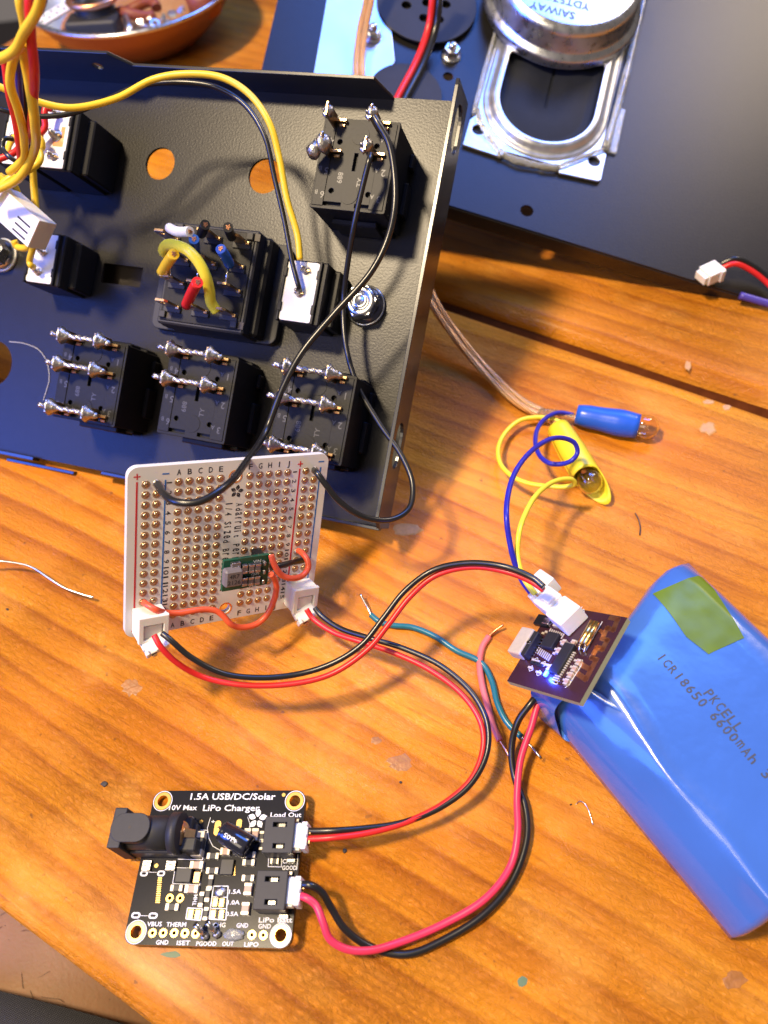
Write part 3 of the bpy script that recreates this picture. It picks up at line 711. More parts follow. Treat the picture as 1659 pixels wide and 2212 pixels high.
mono(b, 'Adafruit Perma-Proto', 8.78, 2.75, 1.235, 1.75)
mono(b, '1/4 Sized Breadboard', 7.72, 2.65, 1.235, 1.75)
def flower(b, cx_, cy, R, z, rot=0.0, th=.02):
    for k in range(5):
        a = rot + 2 * math.pi * k / 5; d = Vector((math.cos(a), math.sin(a), 0)); e = Vector((-d.y, d.x, 0)); c = Vector((cx_, cy, 0))
        q = [c + d * R * .22 - e * R * .07, c + d * R * .5 - e * R * .27, c + d * R * .72 - e * R * .26, c + d * R * 1.02, c + d * R * .72 + e * R * .26, c + d * R * .5 + e * R * .27, c + d * R * .22 + e * R * .07]
        q2 = [c + d * R * .38 + e * R * .04, c + d * R * .66, c + d * R * .38 - e * R * .04]
        b.plate([[(p.x, p.y) for p in q], [(p.x, p.y) for p in q2]], z, z + th)
flower(b, 8.75 * G, -1.5 * G, 1.75, .01, math.radians(80))
b.build('printed_lettering', None, pb)
# plated holes: a hundred as parts, the rest as one
ring = MB().use('pad'); ring.lathe([(1.0, 0), (1.0, .05), (.86, .10), (.60, .07)], seg=18); ring.use('brass'); ring.lathe([(.56, .05), (.46, .22), (.25, .36), (0, .40)], seg=12)
cells = [(c, r) for r in range(15) for c in (0, 1, 3, 4, 5, 6, 7, 10, 11, 12, 13, 14, 16, 17) if not (r == 14 and c in (0, 1, 16, 17))]
first = None; tmpme = None
for i, (c, r) in enumerate(cells[:100]):
    if first is None: first = ring.build('plated_hole', None, pb); o = first; tmpme = first.data
    else: o = first.copy(); COL.objects.link(o); o.parent = pb
    o.location = Vector((c * G, -r * G, 0)) * S
rest = MB(); rest.mats = ['pad', 'brass']
for (c, r) in cells[100:]:
    n0 = len(rest.bm.verts); rest.bm.from_mesh(tmpme); rest.bm.verts.ensure_lookup_table()
    bmesh.ops.transform(rest.bm, matrix=Matrix.Translation((c * G, -r * G, 0)) @ Matrix.Diagonal((1 / S, 1 / S, 1 / S, 1)), verts=rest.bm.verts[n0:])
tag(rest.build('plated_holes', None, pb), kind='stuff')
for (c, r) in ((8.5, -.05), (8.45, 14.35)):
    b = MB().use('gold'); b.plate([circle(c * G, -r * G, 1.75, 28), circle(c * G, -r * G, 1.34, 28)], .0, .05); b.build('mounting_ring', None, pb)
# solder bumps where the leads enter
for (c, r) in ((1, 0), (17, 0), (0, 13), (16, 9)):
    b = MB().use('solder'); b.lathe([(1.0, 0), (.7, .35), (.4, .8), (0, .95)], (c * G, -r * G, .05), seg=16); b.build('solder_joint', None, pb)
# white sockets and plugs at its foot
def Q3(x, y): return ((360 + x / 2.07375) / 1.5033, (1440 + y / 2.07375) / 1.5033)
def jst_on_proto(x, y, wx):          # socket body standing off the board face, plug pushed in from below
    p = PROTO.hit(*Q3(x, y), 3.0)
    s_ = MB().use('whiteplastic'); cx_, cy = p.x, p.y
    s_.plate([[(cx_ - 3.6, cy - 3.6), (cx_ + 3.6, cy - 3.6), (cx_ + 3.6, cy + 3.4), (cx_ - 3.6, cy + 3.4)], [(cx_ - 2.4, cy - 2.9), (cx_ + 2.4, cy - 2.9), (cx_ + 2.4, cy + 1.2), (cx_ - 2.4, cy + 1.2)]], 4.4, 5.6, None, .15); s_.box((cx_, cy - .1, 2.2), (7.1, 6.9, 4.4), .2)
    s_.box((cx_, cy - 1.2, 4.7), (4.2, 3.6, .6), .1)
    s_.build('socket', None, pb)
    return Vector((cx_, cy, 3.0))
JL = jst_on_proto(268, 1215, 0); JR = jst_on_proto(1285, 1025, 0)
# voltage converter module on its own little green board
cv = [PROTO.hit(*Q3(x, y), 7.0) for x, y in ((757, 785), (1065, 758), (1055, 955), (755, 990))]
cc = sum(cv, Vector()) / 4; cw = ((cv[1] - cv[0]).length + (cv[2] - cv[3]).length) / 2; chh = ((cv[0] - cv[3]).length + (cv[1] - cv[2]).length) / 2
b = MB().use('pcb_green'); b.plate([rrect(cc.x - cw / 2, cc.y - chh / 2, cc.x + cw / 2, cc.y + chh / 2, .1, 1)], 6.0, 7.0)
b.use('blkplastic').box((cc.x + cw / 2 - 1.2, cc.y, 3.6), (2.2, chh * .8, 4.6), .1)
conv = b.build('converter_module', None, pb, loc=(cc.x, cc.y, 7))
def cvpart(nm, x, y, dx, dy, hz, m_, bev_=.15, z0=7.0, txt=None, parts=None):
    p = PROTO.hit(*Q3(x, y), z0 + hz); b = MB().use(m_); b.box((p.x, p.y, z0 + hz / 2), (dx, dy, hz), bev_)
    if parts: b.use('solder'); b.box((p.x, p.y - dy * .36, z0 + hz / 2), (dx + .06, dy * .28, hz + .06), .05); b.box((p.x, p.y + dy * .36, z0 + hz / 2), (dx + .06, dy * .28, hz + .06), .05)
    if txt: b.use('ink_black'); b.text(txt[0], p.x, p.y + .75, z0 + hz + .03, dx * .55, 1.15); b.text(txt[1], p.x, p.y - .85, z0 + hz + .03, dx * .72, 1.15)
    o = b.build(nm, None, conv); o.location = -Vector((cc.x, cc.y, 7)) * S
cvpart('inductor', 832, 915, 4.6, 4.6, 2.6, 'inductor', .5, txt=('4R7', '2126'))
for x, y in ((905, 850), (950, 845), (993, 840), (903, 935), (945, 930), (987, 925)): cvpart('capacitor', x, y, 1.35, 2.3, 1.0, 'inductor', .08, parts=True)
cvpart('capacitor', 845, 822, 2.3, 1.3, .9, 'inductor', .08, parts=True)
for x, y in ((1040, 812), (1036, 870), (1030, 935)): cvpart('pin', x, y, .7, 1.2, 1.4, 'solder', .2)
b = MB().use('ink_white')
for s_, x, y in (('VIN', 985, 793), ('GND', 972, 880), ('VOUT', 955, 962)):
    p = PROTO.hit(*Q3(x, y), 7.05); b.text(s_, p.x, p.y, 7.04, 2.1, .85)
o = b.build('printed_lettering', None, conv); o.location = -Vector((cc.x, cc.y, 7)) * S
QP = lambda h: (PROTO, h)
def QW(l): return [(Q3(a[0], a[1]) + ((PROTO, a[2]),)) if len(a) > 2 else Q3(*a) for a in l]
wire('jumper_wire', QW([(222, 1070, .5), (250, 1090, 2.5), (300, 1118, 4), (370, 1140, 3), (450, 1142, 3), (560, 1125, 3.5), (640, 1118, 3.5), (710, 1128, 4), (760, 1165, 5), (800, 1210, 6), (850, 1235, 6), (920, 1235, 6), (1000, 1205, 6), (1060, 1140, 6), (1100, 1050, 6), (1115, 970, 6.5), (1100, 910, 7), (1078, 880, 8)]), .78, 'orange', parent=pb, pframe=PROTO)
wire('jumper_wire', QW([(1080, 752, 8), (1090, 790, 8.5), (1115, 845, 9), (1155, 890, 9), (1220, 908, 9), (1290, 890, 8), (1328, 840, 7), (1325, 790, 6), (1295, 745, 4), (1262, 722, .5)]), .78, 'orange', parent=pb, pframe=PROTO)
wire('jumper_wire', QW([(1075, 835, 4), (1130, 825, 4), (1220, 803, 3), (1300, 785, 1.0)]), .8, 'black', parent=pb, pframe=PROTO)

# ---------------------------------------------------------------- charger board
cg = thing('charger_board', CHG, 'black charger circuit board with round power jack and white printed lettering', 'circuit board')
def Z2(x, y): return ((320 + x / 2.37) / 1.5033, (2520 + y / 2.37) / 1.5033)
def cl(x, y, h=0.0): return CHG.hit(*Z2(x, y), h)
bw0, bh0 = 33.02, 28.49
b = MB().use('pcb_black')
holes = [circle(x, y, 1.35, 24) for x, y in ((0, 0), (bw0, 0), (0, -bh0), (bw0, -bh0))]
pins = [cl(x, y) for x, y in ((415, 1208), (497, 1208), (582, 1208), (665, 1210), (747, 1212), (1180, 1222), (1268, 1225))]
small = [cl(548, 940), cl(628, 940)]
holes += [circle(p.x, p.y, .42, 14) for p in pins + small]
b.plate([rrect(-2.55, -bh0 - 2.5, bw0 + 2.55, 2.5, 2.3, 6)] + holes, -1.5, 0, None, .05)
b.build('board', None, cg)
for x, y in ((0, 0), (bw0, 0), (0, -bh0), (bw0, -bh0)):
    b = MB().use('gold'); b.plate([circle(x, y, 2.1, 32), circle(x, y, 1.34, 24)], .0, .05); b.use('ink_white'); b.plate([circle(x, y, 2.42, 32), circle(x, y, 2.25, 32)], .0, .03)
    b.use('gold').lathe([(1.34, 0), (1.34, -1.5)], (x, y, 0), seg=24); b.build('mounting_ring', None, cg)
for p in pins + small:
    b = MB().use('gold'); b.plate([circle(p.x, p.y, .92, 24), circle(p.x, p.y, .42, 14)], 0, .05); b.build('pin_pad', None, cg)
b = MB().use('ink_white')
def ct(s_, x0, x1, base, hh=40):
    a = cl(x0, base); c = cl(x1, base); t = cl(x0, base - hh)
    b.text(s_, (a.x + c.x) / 2, (a.y + t.y) / 2, .03, abs(c.x - a.x), abs(t.y - a.y), math.atan2(c.y - a.y, c.x - a.x))
for a in (('1.5A USB/DC/Solar', 705, 1360, 182, 50), ('LiPo Charger', 802, 1238, 268, 48), ('10V Max', 540, 756, 262, 40), ('Load Out', 1322, 1560, 315, 36), ('CHG', 1415, 1500, 672, 34), ('GOOD', 1412, 1522, 722, 34),
          ('1.5A', 1002, 1095, 905, 34), ('1.0A', 992, 1085, 988, 34), ('0.5A', 977, 1074, 1076, 34), ('LiPo Batt', 1232, 1490, 1124, 40), ('GND', 1228, 1325, 1172, 36), ('GND', 1060, 1150, 1166, 36), ('CHG', 880, 975, 1162, 36),
          ('THERM', 520, 672, 1158, 36), ('VBUS', 372, 485, 1155, 36), ('GND', 440, 535, 1296, 36), ('ISET', 600, 702, 1300, 36), ('PGOOD', 750, 905, 1305, 36), ('OUT', 950, 1038, 1307, 36), ('LIPO', 1120, 1230, 1312, 36), ('+', 865, 895, 365, 24)): ct(*a)
p = cl(742, 955); b.text('THM', p.x, p.y, .03, 2.2, .9, math.pi / 2)
p = cl(1222, 330); flower(b, p.x, p.y, 2.35, .01, math.radians(88))
def oline(pts, wd=.14):
    for (x0, y0), (x1, y1) in zip(pts[:-1], pts[1:]):
        a = cl(x0, y0); c = cl(x1, y1); d = c - a; n_ = Vector((-d.y, d.x, 0)).normalized() * wd / 2
        b.plate([[((a + n_).x, (a + n_).y), ((a - n_).x, (a - n_).y), ((c - n_).x, (c - n_).y), ((c + n_).x, (c + n_).y)]], .0, .035)
oline([(710, 335), (680, 590)]); oline([(745, 415), (840, 418), (800, 645), (610, 640)]); oline([(862, 318), (838, 400), (850, 480), (880, 540), (940, 575)], .12); oline([(1148, 315), (1165, 370), (1160, 420)], .12)
oline([(590, 705), (795, 712), (780, 838), (570, 828), (590, 705)]); oline([(1310, 628), (1410, 630), (1408, 700), (1305, 697), (1310, 628)]); oline([(1535, 605), (1525, 725)])
oline([(885, 848), (998, 848), (980, 1108), (850, 1100), (885, 848)], .2); oline([(868, 1018), (985, 1022)], .16); oline([(880, 930), (992, 934)], .16); oline([(685, 1015), (800, 1022), (785, 1110), (672, 1100), (685, 1015)], .2)
for (x, y, w_) in ((350, 750, 30), (482, 750, 30), (288, 1072, 34), (420, 1075, 34)):
    a = cl(x, y); b.plate([rrect(a.x - w_ / 32, a.y - .62, a.x + w_ / 32, a.y + .62, .6, 4), rrect(a.x - w_ / 32 + .4, a.y - .28, a.x + w_ / 32 - .4, a.y + .28, .27, 4)], .0, .04)
oline([(385, 740), (450, 742)], .1); oline([(325, 1075), (380, 1076)], .1)
b.build('printed_lettering', None, cg)
b = MB().use('gold')
def pad(x, y, dx, dy, r_=.1, z=.05): a = cl(x, y); b.plate([rrect(a.x - dx / 2, a.y - dy / 2, a.x + dx / 2, a.y + dy / 2, r_, 3)], .0, z)
pad(790, 350, .9, .9, .44); pad(445, 690, .9, .9, .44); pad(1425, 145, .9, .9, .44); pad(1080, 380, 1.3, 2.9, .6); pad(915, 400, 1.5, 3.4, .7)
pad(897, 972, 1.05, 1.7); pad(947, 975, 1.05, 1.7); pad(880, 1065, 1.05, 1.7); pad(945, 1065, 1.05, 1.7); pad(708, 1062, 1.15, 1.8); pad(762, 1066, 1.15, 1.8)
for k in range(9): pad(1045, 665 + k * 12, .5, .18, .05, .12)
for k in range(12): pad(470 - k * 1.6 + 3, 785 + k * 17, .95, .26, .05, .04)
b.build('gold_pad', None, cg)
def part(nm, x, y, dx, dy, hz, m_, ends=None, bev_=.1, rot=0.0):
    p = cl(x, y, hz * .8); b = MB().use(m_); R = Matrix.Rotation(rot, 3, 'Z'); b.box((p.x, p.y, hz / 2), (dx, dy, hz), bev_, R)
    if ends:
        b.use('endcap')
        for s_ in (-1, 1):
            o_ = R @ Vector((s_ * dx * .38, 0, 0)) if ends == 'x' else R @ Vector((0, s_ * dy * .38, 0))
            b.box((p.x + o_.x, p.y + o_.y, hz / 2), ((dx * .28, dy + .06, hz + .05) if ends == 'x' else (dx + .06, dy * .28, hz + .05)), .05, R)
    return b.build(nm, None, cg)
part('chip', 988, 700, 3.0, 3.3, .9, 'chip'); part('chip', 655, 765, 3.6, 3.0, 1.5, 'chip'); part('diode', 765, 520, 2.6, 5.2, 2.0, 'chip', 'y', .2)
part('terminal_tab', 757, 780, 1.6, 2.4, .8, 'brass')
for x, y, dx, dy in ((755, 685, 3.0, 1.6), (715, 870, 3.0, 1.6), (975, 580, 2.2, 1.5), (1150, 870, 1.7, 2.4), (1130, 1020, 1.7, 2.4), (1145, 450, 1.5, 2.6), (1205, 450, 1.5, 2.6)):
    part('capacitor', x, y, dx, dy, 1.1, 'ceramic', 'x' if dx > dy else 'y')
for x, y, dx, dy in ((880, 615, 2.6, 1.1), (875, 728, 2.6, 1.1), (600, 862, 2.6, 1.1), (565, 1008, 2.8, 1.2), (1155, 665, 2.6, 1.1), (1150, 785, 2.6, 1.1), (1165, 605, 2.4, 1.1), (860, 820, .95, 2.6), (840, 910, .95, 2.6), (790, 950, .95, 2.6), (825, 1060, .9, 2.2), (1255, 465, .9, 2.0), (1255, 530, .9, 1.8), (1355, 655, 1.8, 1.0)):
    part('resistor', x, y, dx * 1.05, dy * 1.15, .7, 'chip', 'x' if dx > dy else 'y', .05)
part('solder_pad', 370, 690, 2.2, 2.4, .7, 'solder'); part('solder_pad', 555, 690, 2.4, 2.2, .7, 'solder')
p = cl(937, 890, .5); b = MB().use('solder'); b.ball((p.x, p.y, .25), 1.35, (1.05, .9, .45)); b.build('solder_joint', None, cg)
# leaning through-hole pins and blob at the lower edge
for (x, y) in ((745, 1140), (835, 1122)):
    a = cl(x, y, 3.6); c = cl(x + 75, y + 95, .4); b = MB().use('tin'); b.tube([c, a], .62, 8); b.use('solder').ball(c, .95, (1, 1, .8), 2, .5); b.build('header_pin', None, cg)
b = MB().use('glue'); p = cl(1040, 1222, .3); b.ball((p.x, p.y, .2), 1.0, (2.3, 1.2, .5), 3, .3); b.build('glue_drop', None, cg)
# electrolytic capacitor lying over
a = cl(955, 425, 3.6); c = cl(1165, 555, 3.2)
ax = (c - a).normalized(); b = MB().use('ink_black'); L_ = (c - a).length
b.lathe([(0, 0), (2.35, .0), (2.55, .35), (2.4, .8), (2.55, 1.2), (2.6, L_ - .6), (2.35, L_ - .2), (0, L_ - .25)], a, ax, 28); M['capfilm'] = mat('black_capacitor_film', (.012, .013, .02), .16, 0, .1, .6, coat=.6)
b.mats = ['capfilm']; cap_o = b.build('electrolytic_capacitor', None, cg); tag(cap_o, 'small black cylinder capacitor tipped on its side')
b = MB().use('ink_white')
Yv = ax.cross(Vector((0, 0, 1))).normalized()
mtx = Matrix.Identity(4); Zv = ax.cross(-Yv) * -1
side = (Vector((0, 0, 1)) - ax * ax.z).normalized(); tang = side.cross(ax).normalized()
for i_ in range(3): mtx[i_][0] = -ax[i_]; mtx[i_][1] = -tang[i_] * -1 if False else (side.cross(-ax))[i_]; mtx[i_][2] = side[i_]; mtx[i_][3] = (a + ax * L_ * .45 + side * 2.66)[i_]
b.text('+105', 0, .6, 0, 3.6, 1.0, 0, mt=mtx); o = b.build('printed_lettering', None, cap_o)
for (x, y, x1, y1) in ((935, 400, 918, 400), (1040, 412, 1078, 392)):
    q0 = a + Vector((0, 0, .4 if x < 1000 else 1.0)) if x < 1000 else a + ax * .2 + side * 1.4; q1 = cl(x1, y1, .1); b = MB().use('tin'); b.tube([q0, (q0 + q1) / 2 + Vector((0, .3, .7)), q1], .26, 8); b.build('lead', None, cap_o)
# power jack
def dcz(x, y, h): return CHG.hit((320 + x / 3.77) / 1.5033, (2580 + y / 3.77) / 1.5033, h)
f4 = [dcz(x, y, 10.6) for x, y in ((205, 155), (350, 160), (250, 655), (95, 650))]
fx0 = (f4[0].x + f4[3].x) / 2; fx1 = (f4[1].x + f4[2].x) / 2; fy1 = (f4[0].y + f4[1].y) / 2; fy0 = (f4[2].y + f4[3].y) / 2
cyj = (fy0 + fy1) / 2; wj = fy1 - fy0; xr = dcz(860, 400, 9).x
b = MB().use('blkmatte')
b.box(((fx0 + fx1) / 2, cyj, 5.3), (fx1 - fx0, wj, 10.6), .3, seg=2)
b.cyl((fx1 - .2, cyj, 6.2), (xr, cyj, 6.2), wj * .42, None, 36); b.box(((fx1 + xr) / 2 + 1.5, cyj, 2.4), (xr - fx1 + 4, wj * .92, 4.6), .3)
b.plate([rrect(fx1 - 3.0, cyj - wj * .36, fx1 + (xr - fx1) * .62, cyj + wj * .36, wj * .34, 8)], 9.0, 10.75, None, .15)
b.cyl((xr, cyj, 5.9), (xr + 2.2, cyj, 5.9), wj * .52, None, 40); b.box((xr + 3.6, cyj - wj * .26, 3.0), (4.2, wj * .34, 5.6), .3); b.box((xr + 2.8, cyj + wj * .1, 1.4), (3.0, wj * .5, 2.6), .3)
jk = b.build('power_jack', None, cg)
b = MB().use('hole'); b.cyl((fx1 + 1.6, cyj, 10.7), (fx1 + 1.6, cyj, 10.8), .3, None, 12); b.cyl((fx0 - .05, cyj, 6.2), (fx0 + .05, cyj, 6.2), wj * .32, None, 28); b.build('hole', None, jk)
b = MB().use('brass'); b.lathe([(0, .3), (.5, .3), (.7, .1), (wj * .26, 0), (wj * .30, .0), (wj * .30, -.3)], (xr + 2.25, cyj, 6.4), (1, 0, .55), 28)
b.box((xr + 3.6, cyj + wj * .02, 5.0), (2.6, wj * .24, .35), .1, Matrix.Rotation(.7, 3, 'Y')); b.build('contact_plate', None, jk)
b = MB().use('solder'); b.box((xr + 1.6, cyj + wj * .52, .8), (1.6, 1.0, 1.3), .3); b.box((fx1 + 4.6, cyj + wj * .47, .3), (2.6, .8, .5), .1); b.build('solder_tab', None, jk)
# two battery sockets
def smd_socket(x, y):
    p = cl(x, y, 5.0); b = MB().use('blkmatte'); cx_, cy = p.x, p.y
    b.plate([[(cx_ - 3.3, cy - 3.9), (cx_ + 3.6, cy - 3.9), (cx_ + 3.6, cy + 3.9), (cx_ - 3.3, cy + 3.9)],
             [(cx_ - .9, cy - 2.9), (cx_ + 1.8, cy - 2.9), (cx_ + 1.8, cy - 1.9), (cx_ - .9, cy - 1.9)], [(cx_ - 1.4, cy + 1.7), (cx_ + 1.8, cy + 1.7), (cx_ + 1.8, cy + 2.7), (cx_ - 1.4, cy + 2.7)]], 3.9, 5.6, None, .12)
    b.box((cx_ - .1, cy, 1.95), (6.6, 7.6, 3.7), .1); b.box((cx_ - 3.4, cy + 2.6, 1.2), (1.4, 1.6, 2.2), .1); b.box((cx_ - 3.4, cy - 2.6, 1.2), (1.4, 1.6, 2.2), .1)
    o = b.build('battery_socket', None, cg)
    t = MB().use('tin'); t.box((cx_ + .5, cy - 2.4, 4.4), (1.5, .7, .8)); t.box((cx_ + .5, cy + 2.2, 4.4), (1.5, .7, .8)); t.box((cx_ + 2.4, cy + 4.4, .5), (2, .8, .9), .1); t.box((cx_ + 2.4, cy - 4.4, .5), (2, .8, .9), .1)
    t.box((cx_ - 4.2, cy + 1, .3), (1.4, .6, .5), .1); t.box((cx_ - 4.2, cy - 1, .3), (1.4, .6, .5), .1); t.build('contacts', None, o)
    return Vector((cx_ + 3.6, cy, 3.0))
S1 = smd_socket(1385, 455); S2 = smd_socket(1325, 880)

# ---------------------------------------------------------------- cables
def plug(parent, fr, c, d, up, mirror=1):
    """white two-pin plug: c centre of the mouth end, d pointing away towards the wires"""
    d = Vector(d).normalized(); up = Vector(up); up = (up - d * up.dot(d)).normalized(); sd = d.cross(up)
    R = Matrix((d, sd, up)).transposed()
    b = MB().use('whiteplastic')
    def bx(c_, s_): b.box(Vector(c) + R @ Vector(c_), s_, .15, R)
    bx((1.4, 0, 0), (3.8, 5.2, 3.0)); bx((2.7, -2.5, .3), (1.3, .9, 4.0)); bx((2.7, 2.5, .3), (1.3, .9, 4.0)); bx((2.6, 0, 1.6), (1.2, .8, .7)); bx((.4, 0, 0), (2.6, 6.0, 2.2)); b.use('hole'); bx((3.32, -1.05, 0), (.05, 1.3, 1.5)); bx((3.32, 1.05, 0), (.05, 1.3, 1.5)); b.use('whiteplastic')
    b.build('plug', None, parent)
    b = MB().use('brass')
    for s_ in (-1, 1): b.box(Vector(c) + R @ Vector((3.75, s_ * 1.05, .3)), (.4, 1.0, 1.4), .05, R)
    return Vector(c) + R @ Vector((3.4, -1.05, 0)), Vector(c) + R @ Vector((3.4, 1.05, 0)), b.build('contact', None, parent)
CHc = lambda h: (CHG, h)
# cable A: left foot of the white board -> wireless board
plL = PROTO.w(JL + Vector((.0, -3.6, 1.4)))
cabA = thing('power_cable', plL, 'red and black cable from the lower left socket arching over to the small brown board', 'cable')
idA = Frame(plL, (1, 0, 0), (0, 1, 0))
dA = (PROTO.Z * .75 - PROTO.Y * .65 + PROTO.X * .25)
plug(cabA, idA, idA.loc(plL), dA, PROTO.Z)
wire('red_wire', [(333, 1372, (PROTO, 8)), (345, 1394, (PROTO, 10)), (380, 1430), (440, 1463, 20), (530, 1480), (640, 1476, 17), (720, 1454), (795, 1402, 20), (840, 1348), (885, 1290), (940, 1244, 27), (1020, 1225), (1100, 1237, 33), (1150, 1258, 33), (1175, 1275, 33)], .72, 'red', parent=cabA, pframe=idA)
wire('black_wire', [(350, 1368, (PROTO, 8)), (368, 1382, (PROTO, 10)), (410, 1418), (480, 1454, 22), (560, 1464), (645, 1456, 18), (720, 1432), (782, 1392, 21), (828, 1335), (875, 1276), (935, 1232, 28.5), (1010, 1216), (1090, 1224, 34.5), (1150, 1248, 34.5), (1175, 1268, 34.5)], .72, 'black', parent=cabA, pframe=idA)
# cable B: right foot -> charger top socket
plR = PROTO.w(JR + Vector((.0, -3.6, 1.4)))
cabB = thing('power_cable', plR, 'red and black cable curving from the lower right socket down to the upper charger socket', 'cable')
idB = Frame(plR, (1, 0, 0), (0, 1, 0))
plug(cabB, idB, idB.loc(plR), dA, PROTO.Z)
t1 = CHG.w(S1 + Vector((-.4, 0, .0)))
plug(cabB, idB, idB.loc(t1), CHG.X, CHG.Z)
wire('red_wire', [(662, 1316, (PROTO, 8)), (675, 1335, (PROTO, 10)), (720, 1366), (785, 1388, 12), (850, 1410), (930, 1448, 12), (1000, 1502), (1038, 1560, 11), (1044, 1612), (1020, 1680, 9), (960, 1735), (880, 1775, 8), (790, 1800), (720, 1809, CHc(4)), (655, 1813, CHc(3.2))], .72, 'red', parent=cabB, pframe=idB)
wire('black_wire', [(680, 1313, (PROTO, 8)), (692, 1328, (PROTO, 10)), (732, 1356), (800, 1379, 13), (870, 1400), (955, 1440, 13), (1022, 1500), (1052, 1560, 11.5), (1052, 1625), (1018, 1692, 9), (955, 1742), (870, 1777, 8), (790, 1789), (720, 1794, CHc(4)), (655, 1795, CHc(3.2))], .72, 'black', parent=cabB, pframe=idB)
# cable C: charger lower socket -> battery
t2 = CHG.w(S2 + Vector((-.4, 0, .0)))
cabC = thing('battery_cable', t2, 'thick rose red and black cable sweeping from the lower charger socket into the blue battery', 'cable')
idC = Frame(t2, (1, 0, 0), (0, 1, 0))
plug(cabC, idC, idC.loc(t2), CHG.X, CHG.Z)
wire('black_wire', [(645, 1912, CHc(3)), (670, 1912, CHc(4)), (694, 1926), (716, 1962, 6), (742, 2003), (782, 2036, 2.5), (830, 2056, 1.2), (885, 2060, 1.0), (955, 2032), (1045, 1975, 1.5), (1105, 1905), (1138, 1810, 2), (1134, 1740), (1112, 1680, 2), (1105, 1620, 4), (1118, 1560, 8), (1150, 1515, 11), (1175, 1480, 10)], .84, 'black', parent=cabC, pframe=idC)
wire('red_wire', [(642, 1935, CHc(3)), (660, 1939, CHc(4)), (682, 1955), (697, 1990, 9), (712, 2028), (748, 2050, 6), (800, 2053, 4.5), (850, 2040, 2.5), (950, 2000, 2), (1050, 1940, 3), (1103, 1870, 3), (1118, 1800, 3.8), (1117, 1720, 4), (1125, 1640, 5.5), (1148, 1570, 8), (1163, 1520, 9.5), (1185, 1490, 9.5)], .84, 'rose', parent=cabC, pframe=idC)

# ---------------------------------------------------------------- battery pack
o0 = at(1175, 1548, 0.6); o1 = at(1571, 2030, 0.6)
bx_ = (o1 - o0).normalized(); by_ = Vector((0, 0, 1)).cross(bx_).normalized()
BF = Frame(o0, bx_, by_); LB = (o1 - o0).length
bat = thing('battery_pack', BF, 'flat rechargeable battery pack shrink wrapped in glossy blue film', 'battery')
rp = BF.loc(at(1308, 1528, 18)); rp2 = BF.loc(at(1659, 1946, 18))
WB = 56.0; TB_ = 18.4
def topz(u, v):
    return TB_ - .5 * math.exp(-((v - WB * .5) / 18) ** 2) + .25 * noise.noise(Vector((u * .05, v * .05, 3)))
def batt_section(s_):       # s_ in mm along the length
    t = s_ / LB
    e = 0.0 if s_ > 8 else (8 - s_) / 8
    ridge = 11.0 + 2.0 * noise.noise(Vector((s_ * .05, 0, 0))) - 3.5 * t; pts = []
    zt = TB_ * (1 - .10 * e * e); zlow = .0 + 0.8 * e
    prof = [(0.2, zlow + 1.2), (.0, 4.0), (.6, 8.0), (2.4, 12.2), (5.6, 15.6), (ridge - 1.4, zt - .35), (ridge - .45, zt + .10), (ridge + .35, zt + .16), (ridge + 1.6, zt - .22)]
    for k in range(1, 14): prof.append((ridge + 3 + (WB - 14 - ridge) * k / 14, zt - .25 - .25 * math.sin(math.pi * k / 14)))
    prof += [(WB - 9, zt), (WB - 6, zt - 1.0), (WB - 2.4, 12.6), (WB - .5, 9), (WB, 5), (WB - .4, 1.5), (WB - 3, .2), (WB * .5, .0), (3, .1)]
    out = []
    for i, (v, z) in enumerate(prof):
        wr = noise.noise(Vector((s_ * .07, v * .12, 1.5))) * .55 + noise.noise(Vector((s_ * .25, v * .05, 5.5))) * .12
        fold = abs(noise.noise(Vector((s_ * .045 + v * .12, v * .22, 8.5)))); wr += .9 * (.35 - fold) * (1 if i < 6 else .25)
        if 5 < i < 24: wr *= .35
        if i < 6: wr += .5 * math.sin(s_ * .16 + v * .35) * (1 - t) * .7
        out.append((v, max(z + wr * (0 if z < 1.5 else .55), .05)))
    return out
b = MB().use('battery'); n = 70; rows = []
far = [0.0] * 2
def endshift(v):        # the near end is cut square, the far-left end bulges towards the tape corner
    k = v / WB; return -6.0 * max(0, min(1, (k - .15) / .4)) ** 1.0 + (-3.0 if k < .25 else 0)
for i in range(n + 1):
    s_ = LB * i / n; sec = batt_section(s_)
    row = []
    for (v, z) in sec:
        k = v / WB; sh = (1 - s_ / LB) * (-7.5 * max(0, min(1, (k - .30) / .5))) ; row.append(b.bm.verts.new((s_ + sh, v, z)))
    rows.append(row)
fs = []; L1 = len(rows[0])
for i in range(n):
    for k in range(L1): fs.append(b.bm.faces.new((rows[i][k], rows[i][(k + 1) % L1], rows[i + 1][(k + 1) % L1], rows[i + 1][k])))
def endcap(row, dx):
    inner = [b.bm.verts.new((v.co.x + dx * .6, WB / 2 + (v.co.y - WB / 2) * .94, TB_ / 2 + (v.co.z - TB_ / 2) * .82)) for v in row]
    for k in range(L1):
        q = (row[k], row[(k + 1) % L1], inner[(k + 1) % L1], inner[k]); fs.append(b.bm.faces.new(q if dx > 0 else q[::-1]))
    inn2 = [b.bm.verts.new((v.co.x + dx * .3, WB / 2 + (v.co.y - WB / 2) * .88, TB_ / 2 + (v.co.z - TB_ / 2) * .45)) for v in inner]
    for k in range(L1):
        q = (inner[k], inner[(k + 1) % L1], inn2[(k + 1) % L1], inn2[k]); fs.append(b.bm.faces.new(q if dx > 0 else q[::-1]))
    fs.append(b.bm.faces.new(inn2 if dx > 0 else inn2[::-1]))
endcap(rows[0], -1.6); endcap(rows[-1], 1.6)
b._new(fs, True); b.build('wrap', None, bat)
